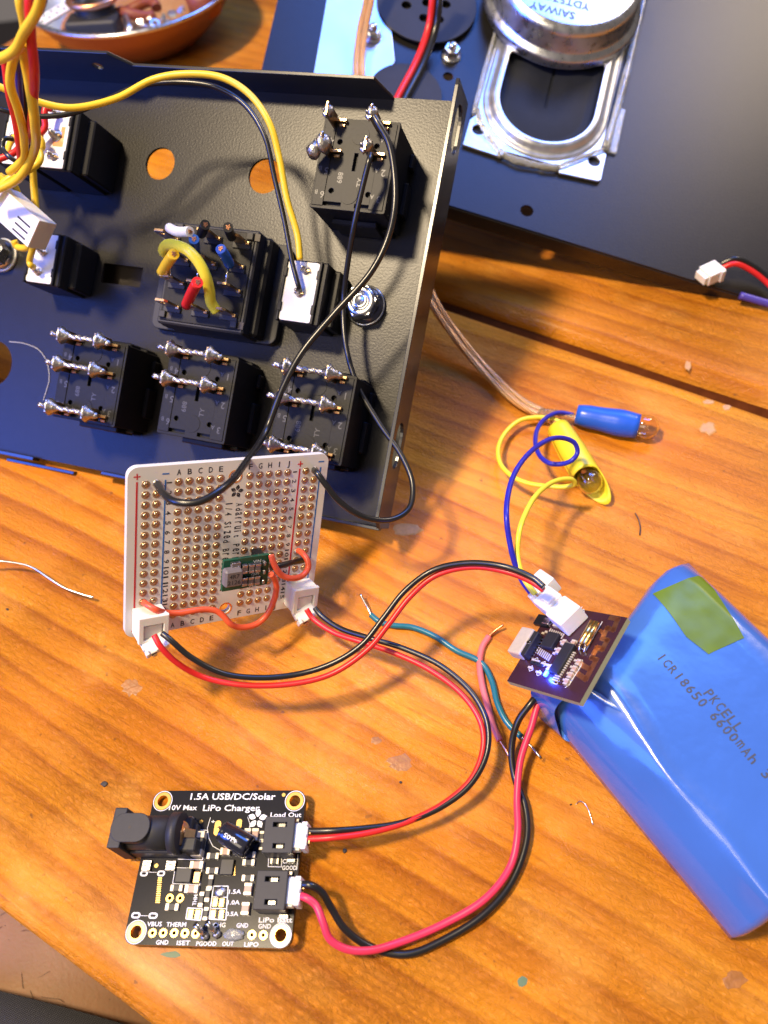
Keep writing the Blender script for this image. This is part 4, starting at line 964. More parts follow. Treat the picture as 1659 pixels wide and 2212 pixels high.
# curled lip of film around the cable exit
b = MB().use('battery'); rows = []
lipc = [BF.loc(at(*p_, z_)) for p_, z_ in (((1210, 1560), 6), ((1170, 1555), 4), ((1152, 1520), 9), ((1148, 1488), 14), ((1175, 1462), 18), ((1235, 1468), 19.5), ((1300, 1500), 19))]
lipo = [q + Vector((7, 1.5, -.6)) for q in lipc]
A_ = smooth_pts(lipc, 6); B_ = smooth_pts(lipo, 6)
ra = [b.bm.verts.new(p) for p in A_]; rb = [b.bm.verts.new(p) for p in B_]; ra2 = [b.bm.verts.new(p + Vector((.05, .3, -.5))) for p in A_]; rb2 = [b.bm.verts.new(p + Vector((0, .3, -.5))) for p in B_]
fs = []
for i in range(len(ra) - 1):
    fs.append(b.bm.faces.new((ra[i], rb[i], rb[i + 1], ra[i + 1]))); fs.append(b.bm.faces.new((ra2[i], ra2[i + 1], rb2[i + 1], rb2[i]))); fs.append(b.bm.faces.new((ra[i], ra[i + 1], ra2[i + 1], ra2[i])))
b._new(fs, True); b.build('film_lip', None, bat)
tp = [BF.loc(at(*p_, 18.2)) for p_ in ((1412, 1277), (1523, 1237), (1605, 1381), (1512, 1422), (1478, 1400))]
zt_ = TB_ + .35
TAPE = tp

b = MB().use('ink_grey')
def btext(s_, p0, p1, ht_px):
    a = BF.loc(at(*p0, 18.4)); c = BF.loc(at(*p1, 18.4)); d = c - a; n_ = Vector((-d.y, d.x, 0)).normalized()
    b.text(s_, a.x, a.y, TB_ + .42, d.length, ht_px, math.atan2(d.y, d.x), center=False)
def B5(x, y): return ((2100 + x / 4.21) / 1.5033, (2080 + y / 4.21) / 1.5033)
def bmono(s_, p0, p1, hh):
    a = BF.loc(at(*p0, 18.4)); c = BF.loc(at(*p1, 18.4)); d = c - a; n_ = len(s_); st = d / n_
    for k, ch_ in enumerate(s_):
        if ch_ == ' ': continue
        q = a + st * (k + .5); b.text(ch_, q.x, q.y, TB_ + .42, st.length * (.74 if ch_ not in 'I1.' else .2), hh if ch_ not in 'm.' else (hh * .75 if ch_ == 'm' else .5), math.atan2(d.y, d.x))
bmono('ICR18650 6600mAh 3.7V', B5(170, 185), B5(1640 + 330, 1790 + 400), 2.4)
bmono('PKCELL', B5(815, 680), B5(1290, 1230), 2.5)
from mathutils.bvhtree import BVHTree
wrap_me = [o for o in bat.children if o.name.startswith('wrap')][0].data
bvh = BVHTree.FromPolygons([v.co / S for v in wrap_me.vertices], [tuple(p_.vertices) for p_ in wrap_me.polygons])
def drape(bmm, lift):
    for v in bmm.verts:
        h_ = bvh.ray_cast(Vector((v.co.x, v.co.y, 60)), Vector((0, 0, -1)))
        if h_[0] is not None: v.co.z = h_[0].z + lift + (v.co.z - TB_ - .4) * 1.0 if v.co.z > TB_ + .405 else h_[0].z + lift
drape(b.bm, .05)
b.build('printed_lettering', None, bat)
b = MB().use('tape')        # film tape as a fine grid, draped
q0, q1, q2, q3 = TAPE[0], TAPE[1], TAPE[2], TAPE[3]; NG = 24; gv = {}
for i in range(NG + 1):
    for j in range(NG + 1):
        u, v = i / NG, j / NG
        p = (q0 * (1 - u) + q1 * u) * (1 - v) + (q3 * (1 - u) + q2 * u) * v
        if u < .3 and v > .7: p = p.lerp(TAPE[4], 0) + (q1 - q0).normalized() * max(0, (.3 - u) * (v - .7) * 24)
        h_ = bvh.ray_cast(Vector((p.x, p.y, 60)), Vector((0, 0, -1))); z_ = h_[0].z if h_[0] is not None else TB_
        gv[i, j] = (b.bm.verts.new((p.x, p.y, z_ + .16 + .10 * noise.noise(Vector((p.x * .3, p.y * .3, 2))))))
b._new([b.bm.faces.new((gv[i, j], gv[i, j + 1], gv[i + 1, j + 1], gv[i + 1, j])) for i in range(NG) for j in range(NG)], True)
b.build('tape', None, bat)

# ---------------------------------------------------------------- small wireless board
def Z5(x, y): return ((1700 + x / 4.74) / 1.5033, (1900 + y / 4.74) / 1.5033)
xB = BT.loc(pB).x; yD = BT.loc(pD).y; xD = BT.loc(pD).x
wb = thing('wireless_board', BT, 'small dark brown circuit board tilted against the blue battery with a lit blue light', 'circuit board')
sgn = 1 if BT.Z.z > 0 else -1
b = MB().use('pcb_brown')
b.plate([[(0, 0), (xB, 0), (xB, yD * 1.02), (xD * .4, yD)]] if yD < 0 else [[(0, 0), (0, yD), (xB, yD), (xB, 0)]], -.1, .0)
b.use('fr4'); b.plate([[(0, 0), (0, yD), (xB, yD), (xB, 0)]], -1.6, -.12)
b.build('board', None, wb)
def wl(x, y, h=0.0): return BT.hit(*Z5(x, y), h)
def wpart(nm, x, y, dx, dy, hz, m_, ends=False, a=0.0, txt=None, z0=0.0, parent=None):
    p = wl(x, y, z0 + hz * .7); b = MB().use(m_); R = Matrix.Rotation(a, 3, 'Z'); b.box((p.x, p.y, z0 + hz / 2), (dx, dy, hz), min(dx, dy, hz) * .12, R)
    if ends:
        b.use('endcap')
        for s_ in (-1, 1): b.box(Vector((p.x, p.y, z0 + hz / 2)) + R @ Vector((s_ * dx * .36, 0, 0)), (dx * .3, dy * 1.05, hz * 1.06), .02, R)
    return b.build(nm, None, parent or wb)
wpart('chip', 410, 850, 4.4, 3.6, 1.4, 'chip'); wpart('chip', 590, 1130, 8.4, 3.0, 1.5, 'chip')
for k in range(8):
    for y_, x_ in ((0, 0), (1, 1)):
        pass
b = MB().use('endcap')
for k in range(8):
    p = wl(400 + k * 29, 690 + k * 11 + 20, .4); b.box((p.x, p.y, .35), (1.5, .28, .35), .05)
    p = wl(215 + k * 27, 1000 + k * 17, .4); b.box((p.x, p.y, .35), (1.7, .28, .35), .05)
b.build('chip_pins', None, wb)
b = MB().use('endcap')
for k in range(14):
    p = wl(762 - k * 21, 1040 + k * 33, .4); b.box((p.x, p.y, .4), (.36, 1.7, .5), .06)
b.build('chip_pins', None, wb)
for x, y in ((845, 1190), (780, 1290), (720, 1390), (660, 1490), (500, 600), (635, 655), (765, 890), (620, 885), (540, 1010), (400, 1270)):
    wpart('capacitor', x, y, 1.5, 1.1, .8, 'ceramic', True, math.pi / 2 * 0)
for x, y in ((150, 1190), (200, 1200), (250, 1230)): wpart('resistor', x, y, .8, 1.6, .5, 'chip', False)
wpart('capacitor', 360, 560, 1.8, 2.2, 1.4, 'tin'); wpart('capacitor', 850, 490, 2.4, 2.4, 1.6, 'brass')
wpart('chip', 300, 545, 3.0, 4.5, 1.2, 'blkplastic')
b = MB().use('endcap')
for (x, y) in ((150, 1150), (190, 1165), (230, 1175), (290, 1205), (330, 1215), (370, 1230), (90, 1265), (125, 1280), (210, 1335), (255, 1350), (560, 590), (690, 640), (810, 870), (700, 905), (585, 870), (500, 985), (470, 1050), (800, 1160), (860, 1220), (740, 1260), (690, 1360), (630, 1460), (350, 720), (300, 740)):
    p = wl(x, y, .3); b.box((p.x, p.y, .25), (.55, .75, .45), .06)
b.build('solder_pads', None, wb)
# crystal can
a = wl(900, 900, 2.0); c = wl(1090, 560, 2.0); b = MB().use('gold')
P0, P1 = Vector((a.x, a.y, 1.7)), Vector((c.x, c.y, 1.7)); d = (P1 - P0); n1 = Vector((-d.y, d.x, 0)).normalized()
for s_ in (-.55, .55): b.tube([P0 + n1 * s_, P1 + n1 * s_], .8, 14)
cr = b.build('crystal', None, wb)
b = MB().use('tin'); 
for s_ in (-.75, .75): b.tube([P0 + n1 * s_, P0 + n1 * s_ - d.normalized() * 1.2 - Vector((0, 0, .8)), P0 + n1 * s_ - d.normalized() * 1.6 - Vector((0, 0, 1.7))], .3, 8)
b.build('lead', None, cr)
# usb socket
a = wl(75, 900, 2.0); b = MB().use('endcap'); b.box((a.x, a.y + 2.0, 1.5), (7.6, 4.2, 2.9), .5, seg=2); us = b.build('usb_socket', None, wb)
b = MB().use('chip'); b.box((a.x, a.y - .7, 1.4), (7.0, 1.6, 2.4), .2); b.use('tin'); b.cyl((a.x, a.y - .6, 2.5), (a.x, a.y - .6, 2.9), .5, None, 14)
for k in range(7): b.box((a.x - 2.7 + k * .9, a.y - 1.9, .5), (.35, .8, .5), .05)
b.build('contacts', None, us)
# led
p = wl(345, 1360, .6); b = MB().use('led'); b.box((p.x, p.y, .45), (1.4, .9, .8), .15); led = b.build('led', None, wb)
ll = bpy.data.lights.new('led_light', 'POINT'); ll.energy = .007; ll.color = (.02, .07, 1); ll.shadow_soft_size = .0006
lo_ = bpy.data.objects.new('led_light', ll); COL.objects.link(lo_); lo_.location = BT.w((p.x, p.y, 2.2)) * S
b = MB().use('ink_white')
def wl2(pts, wd=.12, loop=False):
    q = pts + ([pts[0]] if loop else [])
    for (x0, y0), (x1, y1) in zip(q[:-1], q[1:]):
        a = wl(x0, y0); c = wl(x1, y1); d = c - a; n_ = Vector((-d.y, d.x, 0)).normalized() * wd / 2
        b.plate([[((a + n_).x, (a + n_).y), ((a - n_).x, (a - n_).y), ((c - n_).x, (c - n_).y), ((c + n_).x, (c + n_).y)]], .01, .04)
def wl2box(x, y, r_=38): wl2([(x - r_, y - r_ * .6), (x + r_ * .7, y - r_ * 1.2), (x + r_, y + r_ * .6), (x - r_ * .7, y + r_ * 1.2)], .11, True)
wl2([(905, 330), (740, 600)], .16); wl2([(1215, 560), (960, 1010), (880, 970)], .16); wl2([(910, 1150), (890, 1240), (700, 1540), (640, 1580)], .14); wl2([(440, 1500), (510, 1530), (560, 1460)], .14)
for x, y in ((500, 605), (630, 655), (765, 890), (630, 880), (540, 1020), (905, 410), (785, 620), (195, 1160), (310, 1215), (115, 1285), (235, 1355), (410, 1260)): wl2box(x, y, 34)
b.build('printed_marking', None, wb)
b = MB().use('copper')
def trace(pts, wd=.9):
    for (x0, y0), (x1, y1) in zip(pts[:-1], pts[1:]):
        a = wl(x0, y0); c = wl(x1, y1); d = (c - a); u = d.normalized() * wd * .35; n_ = Vector((-d.y, d.x, 0)).normalized() * wd / 2; a = a - u; c = c + u
        b.plate([[((a + n_).x, (a + n_).y), ((a - n_).x, (a - n_).y), ((c - n_).x, (c - n_).y), ((c + n_).x, (c + n_).y)]], .0, .03)
trace([(1340, 500), (1450, 525), (1385, 690), (1290, 660), (1215, 820), (1290, 850), (1215, 990), (1130, 960), (1050, 1120), (1120, 1150), (960, 1450), (840, 1370)], 1.3); trace([(1180, 700), (1250, 745)], .9); trace([(1010, 1290), (900, 1230)], 1.3)
b.build('antenna_trace', None, wb)
# its two white connectors, top left of the board
c0 = BT.hit(*Z5(640, 440), 3.2); c1 = BT.hit(*Z5(300, 180), 4.0)
dcon = Vector((c1.x - c0.x, c1.y - c0.y, 0)).normalized(); R = Matrix((dcon, Vector((-dcon.y, dcon.x, 0)), Vector((0, 0, 1)))).transposed()
b = MB().use('whiteplastic'); b.box((c0.x, c0.y, 2.4), (6.6, 6.6, 4.6), .25, R); b.box((c0.x, c0.y + .2, 4.8), (3.4, 2.0, .5), .1, R); so = b.build('socket', None, wb)
# looping lamp cable with its plug
lc = BT.w((c0 + dcon * 6.0) + Vector((0, 0, .4)))
LCF = Frame(lc, (1, 0, 0), (0, 1, 0))
lamp = thing('lamp_cable', lc, 'looped blue and yellow wires with white plug joining the brown board to two small bulbs', 'cable')
dW = BT.w(dcon) - BT.O
b = MB().use('whiteplastic'); Rw = Matrix((dW.normalized(), BT.Z.cross(dW).normalized(), BT.Z)).transposed()
b.box((0, 0, 0), (5.4, 5.6, 4.2), .25, Rw); b.box(Rw @ Vector((3.4, 2.0, 1.0)), (1.6, 1.5, 4.6), .15, Rw); b.box(Rw @ Vector((3.4, -2.0, -.6)), (1.6, 1.5, 4.6), .15, Rw); b.box(Rw @ Vector((-1, 0, 2.6)), (3.4, 2.6, .8), .15, Rw); b.build('plug', None, lamp)
def L6(x, y): return ((1400 + x / 2.07375) / 1.5033, (1200 + y / 2.07375) / 1.5033)
wire('blue_wire', [L6(955, 305) + (4,), L6(870, 290) + (5,), L6(780, 322) + (7,), L6(717, 400) + (9,), L6(703, 500) + (10,), L6(735, 585) + (11,), L6(800, 632) + (12,), L6(880, 636) + (13,), L6(950, 610) + (15,), L6(985, 560) + (16,), L6(970, 500) + (18,), L6(910, 466) + (20,), L6(830, 462) + (22,), L6(740, 500) + (24,), L6(640, 585) + (27,), L6(562, 700) + (29,), L6(517, 850) + (31,), L6(508, 1000) + (32,), L6(527, 1150), L6(562, 1300), L6(612, 1420), L6(668, 1500) + ((BT, 6),), L6(690, 1530) + ((BT, 5),)], .72, 'navy', parent=lamp, pframe=LCF)
wire('yellow_wire', [L6(868, 352) + (4,), L6(800, 328) + (4,), L6(700, 322) + (4,), L6(600, 342) + (4,), L6(505, 420) + (4,), L6(453, 530) + (5,), L6(470, 640) + (6,), L6(550, 722) + (7,), L6(650, 765) + (8,), L6(780, 785) + (10,), L6(900, 790) + (12,), L6(966, 772) + (14,), L6(950, 742) + (16,), L6(880, 740) + (18,), L6(800, 768) + (20,), L6(705, 850) + (23,), L6(640, 960) + (25,), L6(592, 1100) + (27,), L6(582, 1250), L6(612, 1380), L6(652, 1450), L6(702, 1515) + ((BT, 6.5),)], .72, 'lemon', parent=lamp, pframe=LCF)
c2 = BT.hit(1172, 1268, 2.5)
b = MB().use('whiteplastic'); q = LCF.loc(BT.w((c2.x, c2.y, 3.5))); 
q2 = BT.w((c2.x, c2.y, 2.6)); pc_ = Frame(q2, (1, 0, 0), (0, 1, 0))
b = MB().use('whiteplastic'); b.box((0, 0, 0), (6.5, 6.2, 4.6), .3, Rw); b.box(Rw @ Vector((2.8, 2.6, 1.0)), (1.5, 1.2, 5), .15, Rw)
o = b.build('plug', None, cabA); o.location = (q2 - plL) * S

# ---------------------------------------------------------------- two bulbs in sleeves and the clear speaker cable
def bulb_thing(name, p0, p1, pb_, r, m_, label, flap=False):
    A0, A1 = Vector(p0), Vector(p1); d = (A1 - A0).normalized()
    T = thing(name, A0, label, 'bulb'); rel = lambda p: Vector(p) - A0
    L0 = (A1 - A0).length; n1 = d.cross(Vector((0, 0, 1))).normalized(); b = MB().use(m_)
    if not flap:
        P = [rel(A0) + d * L0 * k / 12 for k in range(13)]
        b.tube(P, lambda t: r * (.74 + .26 * min(1, t * 2.2) + .05 * math.sin(t * 11)), 24)
    else:
        N = 24; K = 16; rows = []
        for k in range(K + 1):
            t = k / K; row = []
            for j in range(N + 1):
                a = 2 * math.pi * j / N; rr = r * (.82 + .18 * min(1, t * 2)); side_ = math.cos(a - 3.9)
                ext = 1.0 + .46 * max(0, side_) ** 1.2 * t - .05 * max(0, -side_) * t
                up_ = n1.cross(d); row.append(b.bm.verts.new(d * L0 * t * ext + n1 * rr * math.cos(a) + up_ * rr * math.sin(a)))
            rows.append(row)
        fs = [b.bm.faces.new((rows[k][j], rows[k][j + 1], rows[k + 1][j + 1], rows[k + 1][j])) for k in range(K) for j in range(N)]
        fs.append(b.bm.faces.new(rows[0][:-1][::-1])); b._new(fs, True)
    sl = b.build('sleeve', None, T)
    if flap:
        sm_ = sl.modifiers.new('t', 'SOLIDIFY'); sm_.thickness = .4 * S; sm_.offset = -1
    c = rel(Vector(pb_)); b = MB().use('glass'); R_ = r * .96
    b.lathe([(R_ * .62, -R_ * 1.9), (R_ * .66, -R_ * 1.1), (R_ * .92, -R_ * .5), (R_, 0), (R_ * .9, R_ * .48), (R_ * .6, R_ * .82), (0, R_ * 1.02)], c, d, 32)
    b.lathe([(0, R_ * .94), (R_ * .54, R_ * .76), (R_ * .83, R_ * .44), (R_ * .93, 0), (R_ * .85, -R_ * .5), (R_ * .6, -R_ * 1.1), (R_ * .56, -R_ * 1.9)], c, d, 32)
    b.build('glass', None, T)
    b = MB().use('tin')
    for s_ in (-1, 1): b.tube([c - d * R_ * 1.7 + n1 * s_ * R_ * .3, c + n1 * s_ * R_ * .34 - d * R_ * .1], .12, 6)
    b.use('copper').tube([c + n1 * R_ * (.34 - .68 * k / 8) - d * R_ * .1 + Vector((0, 0, .15 * math.sin(k * 2.2))) for k in range(9)], .10, 6); b.ball(c - d * R_ * 1.2, R_ * .3)
    b.build('filament', None, T)
    return T
bulb_thing('sleeved_bulb', at(1245, 895, 4.2), at(1379, 921, 4.2), at(1396, 922, 4.4), 4.05, 'sleeveblue', 'small round bulb in a bright blue sleeve lying on the table')
bulb_thing('sleeved_bulb', at(1206, 925, 4.2), at(1268, 1030, 4.5), at(1274, 1041, 4.8), 3.9, 'sleeveyellow', 'small bulb sunk in a yellow sleeve with a cut flap', True)
def zip_cable(nm, P, label):
    P = smooth_pts(P, 8); base = P[-1].copy(); T = thing(nm, base, label, 'cable'); b = MB().use('clearpvc'); c = MB().use('copper')
    n_ = len(P)
    for s_ in (-1, 1):
        Q = []
        for i, p in enumerate(P):
            d = (P[min(i + 1, n_ - 1)] - P[max(i - 1, 0)]).normalized(); sd = d.cross(Vector((0, 0, 1))).normalized(); Q.append(p + sd * s_ * .98 - base)
        b.tube(Q, 1.15, 12)
        for ph in range(4):
            c.tube([q + Vector((math.cos(i * .22 + ph * 1.6) * .42, math.sin(i * .22 + ph * 1.6) * .42, math.sin(i * .22 + ph * 1.6) * .42)) for i, q in enumerate(Q)], .46, 6)
    b.build('jacket', None, T); c.mats = ['goldstrand']; c.build('copper_strands', None, T); return T, base
T, base = zip_cable('speaker_cable', wire_path([(900, 560, 20), (935, 650, 14), (985, 725, 8), (1050, 802, 3), (1120, 866, 2.5), (1170, 893, 2.5)]), 'clear jacketed copper cable coming from behind the black panel to the two bulbs')
for pts in ([(1165, 890, 2.5), (1200, 893, 3), (1250, 905, 4)], [(1165, 892, 2.5), (1192, 908, 3), (1212, 932, 4)]):
    b = MB().use('clearpvc'); P = [q - base for q in smooth_pts(wire_path(pts), 8)]; b.tube(P, 1.2, 10)
    b.use('copper')
    for ph in range(3): b.tube([q + Vector((math.cos(i + ph * 2), math.sin(i + ph * 2), .6 + math.cos(i + ph * 2) * .6)) * .8 for i, q in enumerate(P)], .3, 6)
    b.build('split_end', None, T)
zip_cable('speaker_cable', wire_path([(806, -90, (lo, 16)), (797, 0, (lo, 10)), (784, 60, (lo, 7)), (776, 130, (lo, 5)), (780, 190, (lo, 5)), (800, 260, (lo, 6))]), 'thick clear copper cable hanging at the top edge behind the panel')

# ---------------------------------------------------------------- wire offcuts and crumbs on the table
def offcut(name, pts, r, m_, ends, label):
    P = smooth_pts(wire_path(pts), 8); base = P[0].copy(); base.z = 0; T = thing(name, base, label, 'wire'); b = MB(); b.tube([p - base for p in P], r, 12); b.build('insulation', m_, T)
    for e in ends:
        Q = smooth_pts(wire_path(e), 6); b = MB(); b.tube([q - base for q in Q], r * .42, 8); b.build('bare_end', 'copper' if m_ == 'pink' else 'tin', T)
offcut('wire_offcut', [(801, 1328, .9), (820, 1343, .9), (850, 1351, .9), (890, 1355, .9), (940, 1375, .9), (985, 1405, .9), (1040, 1432, .9), (1062, 1470, .9), (1075, 1520, .9), (1095, 1560, .9), (1126, 1592, .9)], .80, 'teal',
       ([(802, 1329, .9), (793, 1310, 1.5), (778, 1283, 3)], [(1124, 1590, .9), (1145, 1610, .8), (1168, 1637, .7)]), 'teal wire offcut stripped at both ends')
offcut('wire_offcut', [(1056, 1375, .9), (1042, 1398, .9), (1036, 1430, .9), (1042, 1480, .9), (1055, 1530, .9), (1066, 1570, .9), (1080, 1600, .9)], .86, 'pink',
       ([(1057, 1374, .9), (1070, 1362, 1.4), (1087, 1350, 2.4)], [(1080, 1599, .9), (1092, 1618, .7), (1105, 1645, .5)]), 'pink wire offcut stripped at both ends')
wire('wire_clipping', [(-40, 1212, 6), (0, 1212, 5.5), (50, 1219, 5), (75, 1228, 4.6), (105, 1248, 4), (140, 1270, 3.2), (175, 1283, 2.6), (202, 1291, 2.2)], .36, 'tin', 'bare silver wire clipping at the left edge of the table', 'wire')
wire('wire_clipping', [(1372, 1108, .4), (1379, 1122, .5), (1383, 1140, .5), (1382, 1156, .4)], .17, 'black', 'tiny black wire clipping right of the yellow sleeved bulb', 'wire')
wire('filament_clipping', [(1244, 1737, .3), (1252, 1731, .3), (1262, 1735, .3), (1272, 1752, .5), (1281, 1782, .4)], .10, 'tin', 'hair thin bent clipping lying left of the battery', 'wire')
def crumb(name, pts_px, h, m_, label, cat='crumb', seed=0):
    P = [at(x, y, 0) for x, y in pts_px]; c = sum(P, Vector()) / len(P); b = MB(); n_ = len(P)
    top = [b.bm.verts.new((p - c) * .8 + Vector((0, 0, h * (1 + .4 * noise.noise(p * .9 + Vector((seed, 0, 0))))))) for p in P]; bot = [b.bm.verts.new((p - c) + Vector((0, 0, .02))) for p in P]; m0 = b.bm.verts.new((0, 0, h * 1.3))
    fs = [b.bm.faces.new((bot[i], bot[(i + 1) % n_], top[(i + 1) % n_], top[i])) for i in range(n_)] + [b.bm.faces.new((top[i], top[(i + 1) % n_], m0)) for i in range(n_)]
    b._new(fs, False); o = b.build(name, m_, None, loc=(0, 0, 0)); o.location = c * S; return tag(o, label, cat)
def blobpx(cx_, cy, rx, ry, n_=11, sd=0):
    rnd = random.Random(sd); return [(cx_ + rx * (.65 + .5 * rnd.random()) * math.cos(2 * math.pi * k / n_), cy + ry * (.65 + .5 * rnd.random()) * math.sin(2 * math.pi * k / n_)) for k in range(n_)]
M['flake'] = mat('dried_glue', (.50, .26, .08), .45, 0, .25, 1); M['knot'] = mat('filled_dent', (.34, .14, .035), .4, 0, .5, .5, .6, 1.2, .3); M['dirt'] = mat('dark_speck', (.03, .025, .02), .6); M['green_smudge'] = mat('green_smudge', (.10, .16, .08), .5)
for i, (x, y, rx, ry, lab) in enumerate(((880, 1145, 34, 14, 'pale glue flake beside the corner of the black panel'), (1530, 925, 20, 16, 'pale glue flake on the table right of the blue bulb'), (1570, 880, 10, 8, 'small pale flake above the larger flake at the right'), (1487, 790, 8, 12, 'small pale flake on the far plank'), (1098, 500, 6, 5, 'tiny white crumb beside the edge of the black cover'), (1530, 868, 14, 6, 'thin pale flake near the plank gap'))):
    crumb('glue_flake', blobpx(x, y, rx, ry, 13, i), .18, 'flake', lab, 'flake', i)
for i, (x, y, rx, ry, lab) in enumerate(((284, 1484, 22, 20, 'round filled dent in the wood left of the cable'), (865, 1648, 28, 22, 'large round filled dent in the wood below the cables'), (1588, 2118, 26, 22, 'brown dent in the wood below the battery'), (812, 1600, 12, 10, 'faint dent in the wood above the large dent'))):
    crumb('wood_dent', blobpx(x, y, rx, ry, 17, 20 + i), .06, 'knot', lab, 'dent', i)
for i, (x, y, r_, lab) in enumerate(((226, 1694, 9, 'black burr on the table above the power jack'), (866, 1690, 4, 'dark speck below the large dent'), (1233, 1738, 3, 'dark speck beside the thin clipping'), (745, 1838, 7, 'dark crumb right of the charger sockets'), (16, 1317, 4, 'dark speck below the silver clipping'), (12, 2000, 1, 'speck on the plank edge'))):
    crumb('dark_speck', blobpx(x, y, r_, r_ * .8, 8, 40 + i), .35, 'dirt', lab, 'speck', i)
crumb('green_smudge', blobpx(1128, 2120, 14, 12, 12, 60), .03, 'green_smudge', 'greenish spot on the table at the bottom', 'spot'); crumb('green_smudge', blobpx(370, 2062, 22, 8, 12, 61), .03, 'green_smudge', 'green smear just below the charger board', 'spot')

# ---------------------------------------------------------------- back cover with speaker
zl = 8.0
lf = lo.hit(600, 0, 0); 
lid = thing('metal_cover', lo, 'large flat black metal cover lying behind with a loudspeaker glued on', 'cover')
hl = lo.hit(1138, 455, 0); h2 = lo.hit(968, 165, 0)
le0 = lo.hit(565, 150, 0); le1 = lo.hit(600, 0, 0); sl_ = (le1.x - le0.x) / (le1.y - le0.y)
b = MB().use('powder')
b.plate([[(le0.x - sl_ * le0.y, 0), (260, 0), (260, 330), (le0.x + sl_ * (330 - le0.y), 330)], circle(hl.x, hl.y, 2.4, 20), circle(h2.x, h2.y, 2.0, 20)], -1.2, 0)
b.use('powder_smooth').box((100 , .3, -4.2), (320, 1.0, 6.6), .2)
b.build('panel', None, lid)
b = MB().use('galv')
bp = [lo.hit(*p_, 1.2) for p_ in ((716, -60), (676, 166), (700, 200), (815, 200), (853, 132), (845, 60), (860, -60))]
b.plate([[(q.x, q.y) for q in bp]], .05, 1.4, None, .2); b.build('bracket', None, lid)
for px_, py_, qx, qy, ho in ((922, 7, 814, 7, True), (875, 202, 954, 202, False)):
    c = lo.hit(px_, py_, 2); e = lo.hit(qx, qy, 2); r_ = (c - e).length
    b = MB().use('felt'); hs = []
    if ho:
        hs = [circle(c.x + dx, c.y + dy, 1.9, 14) for dx, dy in ((0, 0), (7, 2), (-6, 3.5), (1, -7.5), (-7, -4), (6.5, -6), (1, 8))]
    b.plate([circle(c.x, c.y, r_, 48)] + hs, 1.5 if ho else 1.45, 2.3 if ho else 2.2, None, .15); tag(b.build('felt_disc', None, lid), 'dark disc with round holes' if ho else 'plain dark disc half hidden by the panel')
def lidnut(px_, py_, R, z0=0.0):
    c = lo.hit(px_, py_, 3); b = MB().use('steel'); hx = [(c.x + R * math.cos(math.radians(60 * k + 20)), c.y + R * math.sin(math.radians(60 * k + 20))) for k in range(6)]
    b.lathe([(0, z0), (R * 1.25, z0), (R * 1.25, z0 + .7), (0, z0 + .7)], (c.x, c.y, 0), seg=30); b.plate([hx, circle(c.x, c.y, R * .5, 20)], z0 + .7, z0 + 3.6, None, .25); b.lathe([(R * .5, z0), (R * .5, z0 + 5), (R * .35, z0 + 5.5), (0, z0 + 5.5)], (c.x, c.y, 0), seg=20); b.build('hex_nut', None, lid)
lidnut(977, 106, 3.0); lidnut(806, 72, 2.6, 1.4)
# loudspeaker
EX = Vector((0.92876, -0.30409, -0.21197)); SPF = Frame(_lp((73.43, 279.87, 23.21)) + LN * .1, EX, LN.cross(EX)); hwid = 27.0
spk = thing('loudspeaker', SPF, 'silver oval loudspeaker upside down with stamped round magnet can', 'speaker')
KM = Matrix.Diagonal((LK, LK, LK, 1)); ys = -8.5; ye = 130.0
b = MB().use('basket')
fr = [(-hwid, ys), (-hwid + 15, ys - 1), (-hwid + 16.5, ys + 2), (hwid - 17.5, ys + 2), (hwid - 16, ys - 1), (hwid - 1, ys), (hwid, ys + 1), (hwid, ys + 13), (hwid - 2.2, ys + 15), (hwid - 1.2, ye), (-hwid + 1.2, ye), (-hwid + 1.8, ys + 15), (-hwid, ys + 12)]
hole_c = [circle(-22.9, 0, 2.3, 20), circle(22.9, 0, 2.3, 20)]
WI = 24.2; yc0 = ys + 3.2 + WI
def stadium(w_, y0, y1, n_=24):
    out = []
    for k in range(n_ + 1):
        a = math.pi + math.pi * k / n_; out.append((w_ * math.cos(a), y0 + w_ * math.sin(a)))
    for k in range(n_ + 1):
        a = math.pi * k / n_; out.append((w_ * math.cos(a), y1 + w_ * math.sin(a)))
    return out
b.plate([fr] + hole_c + [stadium(WI - 1.5, yc0, 100)], .3, 1.4, None, .25)
def ovring(b, specs, m_=None):
    rows = []
    for (w_, z_) in specs: rows.append([b.bm.verts.new((x, y, z_)) for x, y in stadium(w_, yc0, 100, 28)])
    n_ = len(rows[0]); fs = [b.bm.faces.new((r0[k], r0[(k + 1) % n_], r1[(k + 1) % n_], r1[k])) for r0, r1 in zip(rows[:-1], rows[1:]) for k in range(n_)]
    b._new(fs, True); return rows
ovring(b, [(WI + .6, 1.3), (WI + .5, 1.8), (WI - .4, 2.2), (WI - 1.4, 2.2), (WI - 1.9, 2.6), (WI - 2.5, 3.9), (WI - 3.2, 4.5), (WI - 4.0, 4.7), (WI - 4.3, 4.7)])
top_w = WI - 3.9; rcan = 29.0; xcan, ycan = -4.0, 67.0; hr = top_w - 1.6
op = []
for k in range(25):
    a = math.pi + math.pi * k / 24; op.append((hr * math.cos(a), yc0 - .5 + hr * math.sin(a)))
def skirt_y(x, rr=rcan + 2.6): return ycan - math.sqrt(max(rr * rr - (x - xcan) ** 2, 0))
right = [(hr, skirt_y(hr) - 3.5), (hr - .6, skirt_y(hr) - 1.6), (hr - 2, skirt_y(hr - 2) - .5)]
arc = [(x, skirt_y(x)) for x in [hr - 4 - (2 * hr - 8) * k / 20 for k in range(21)]]
left = [(-hr + 2, skirt_y(-hr + 2) - .5), (-hr + .6, skirt_y(-hr) - 1.6), (-hr, skirt_y(-hr) - 3.5)]
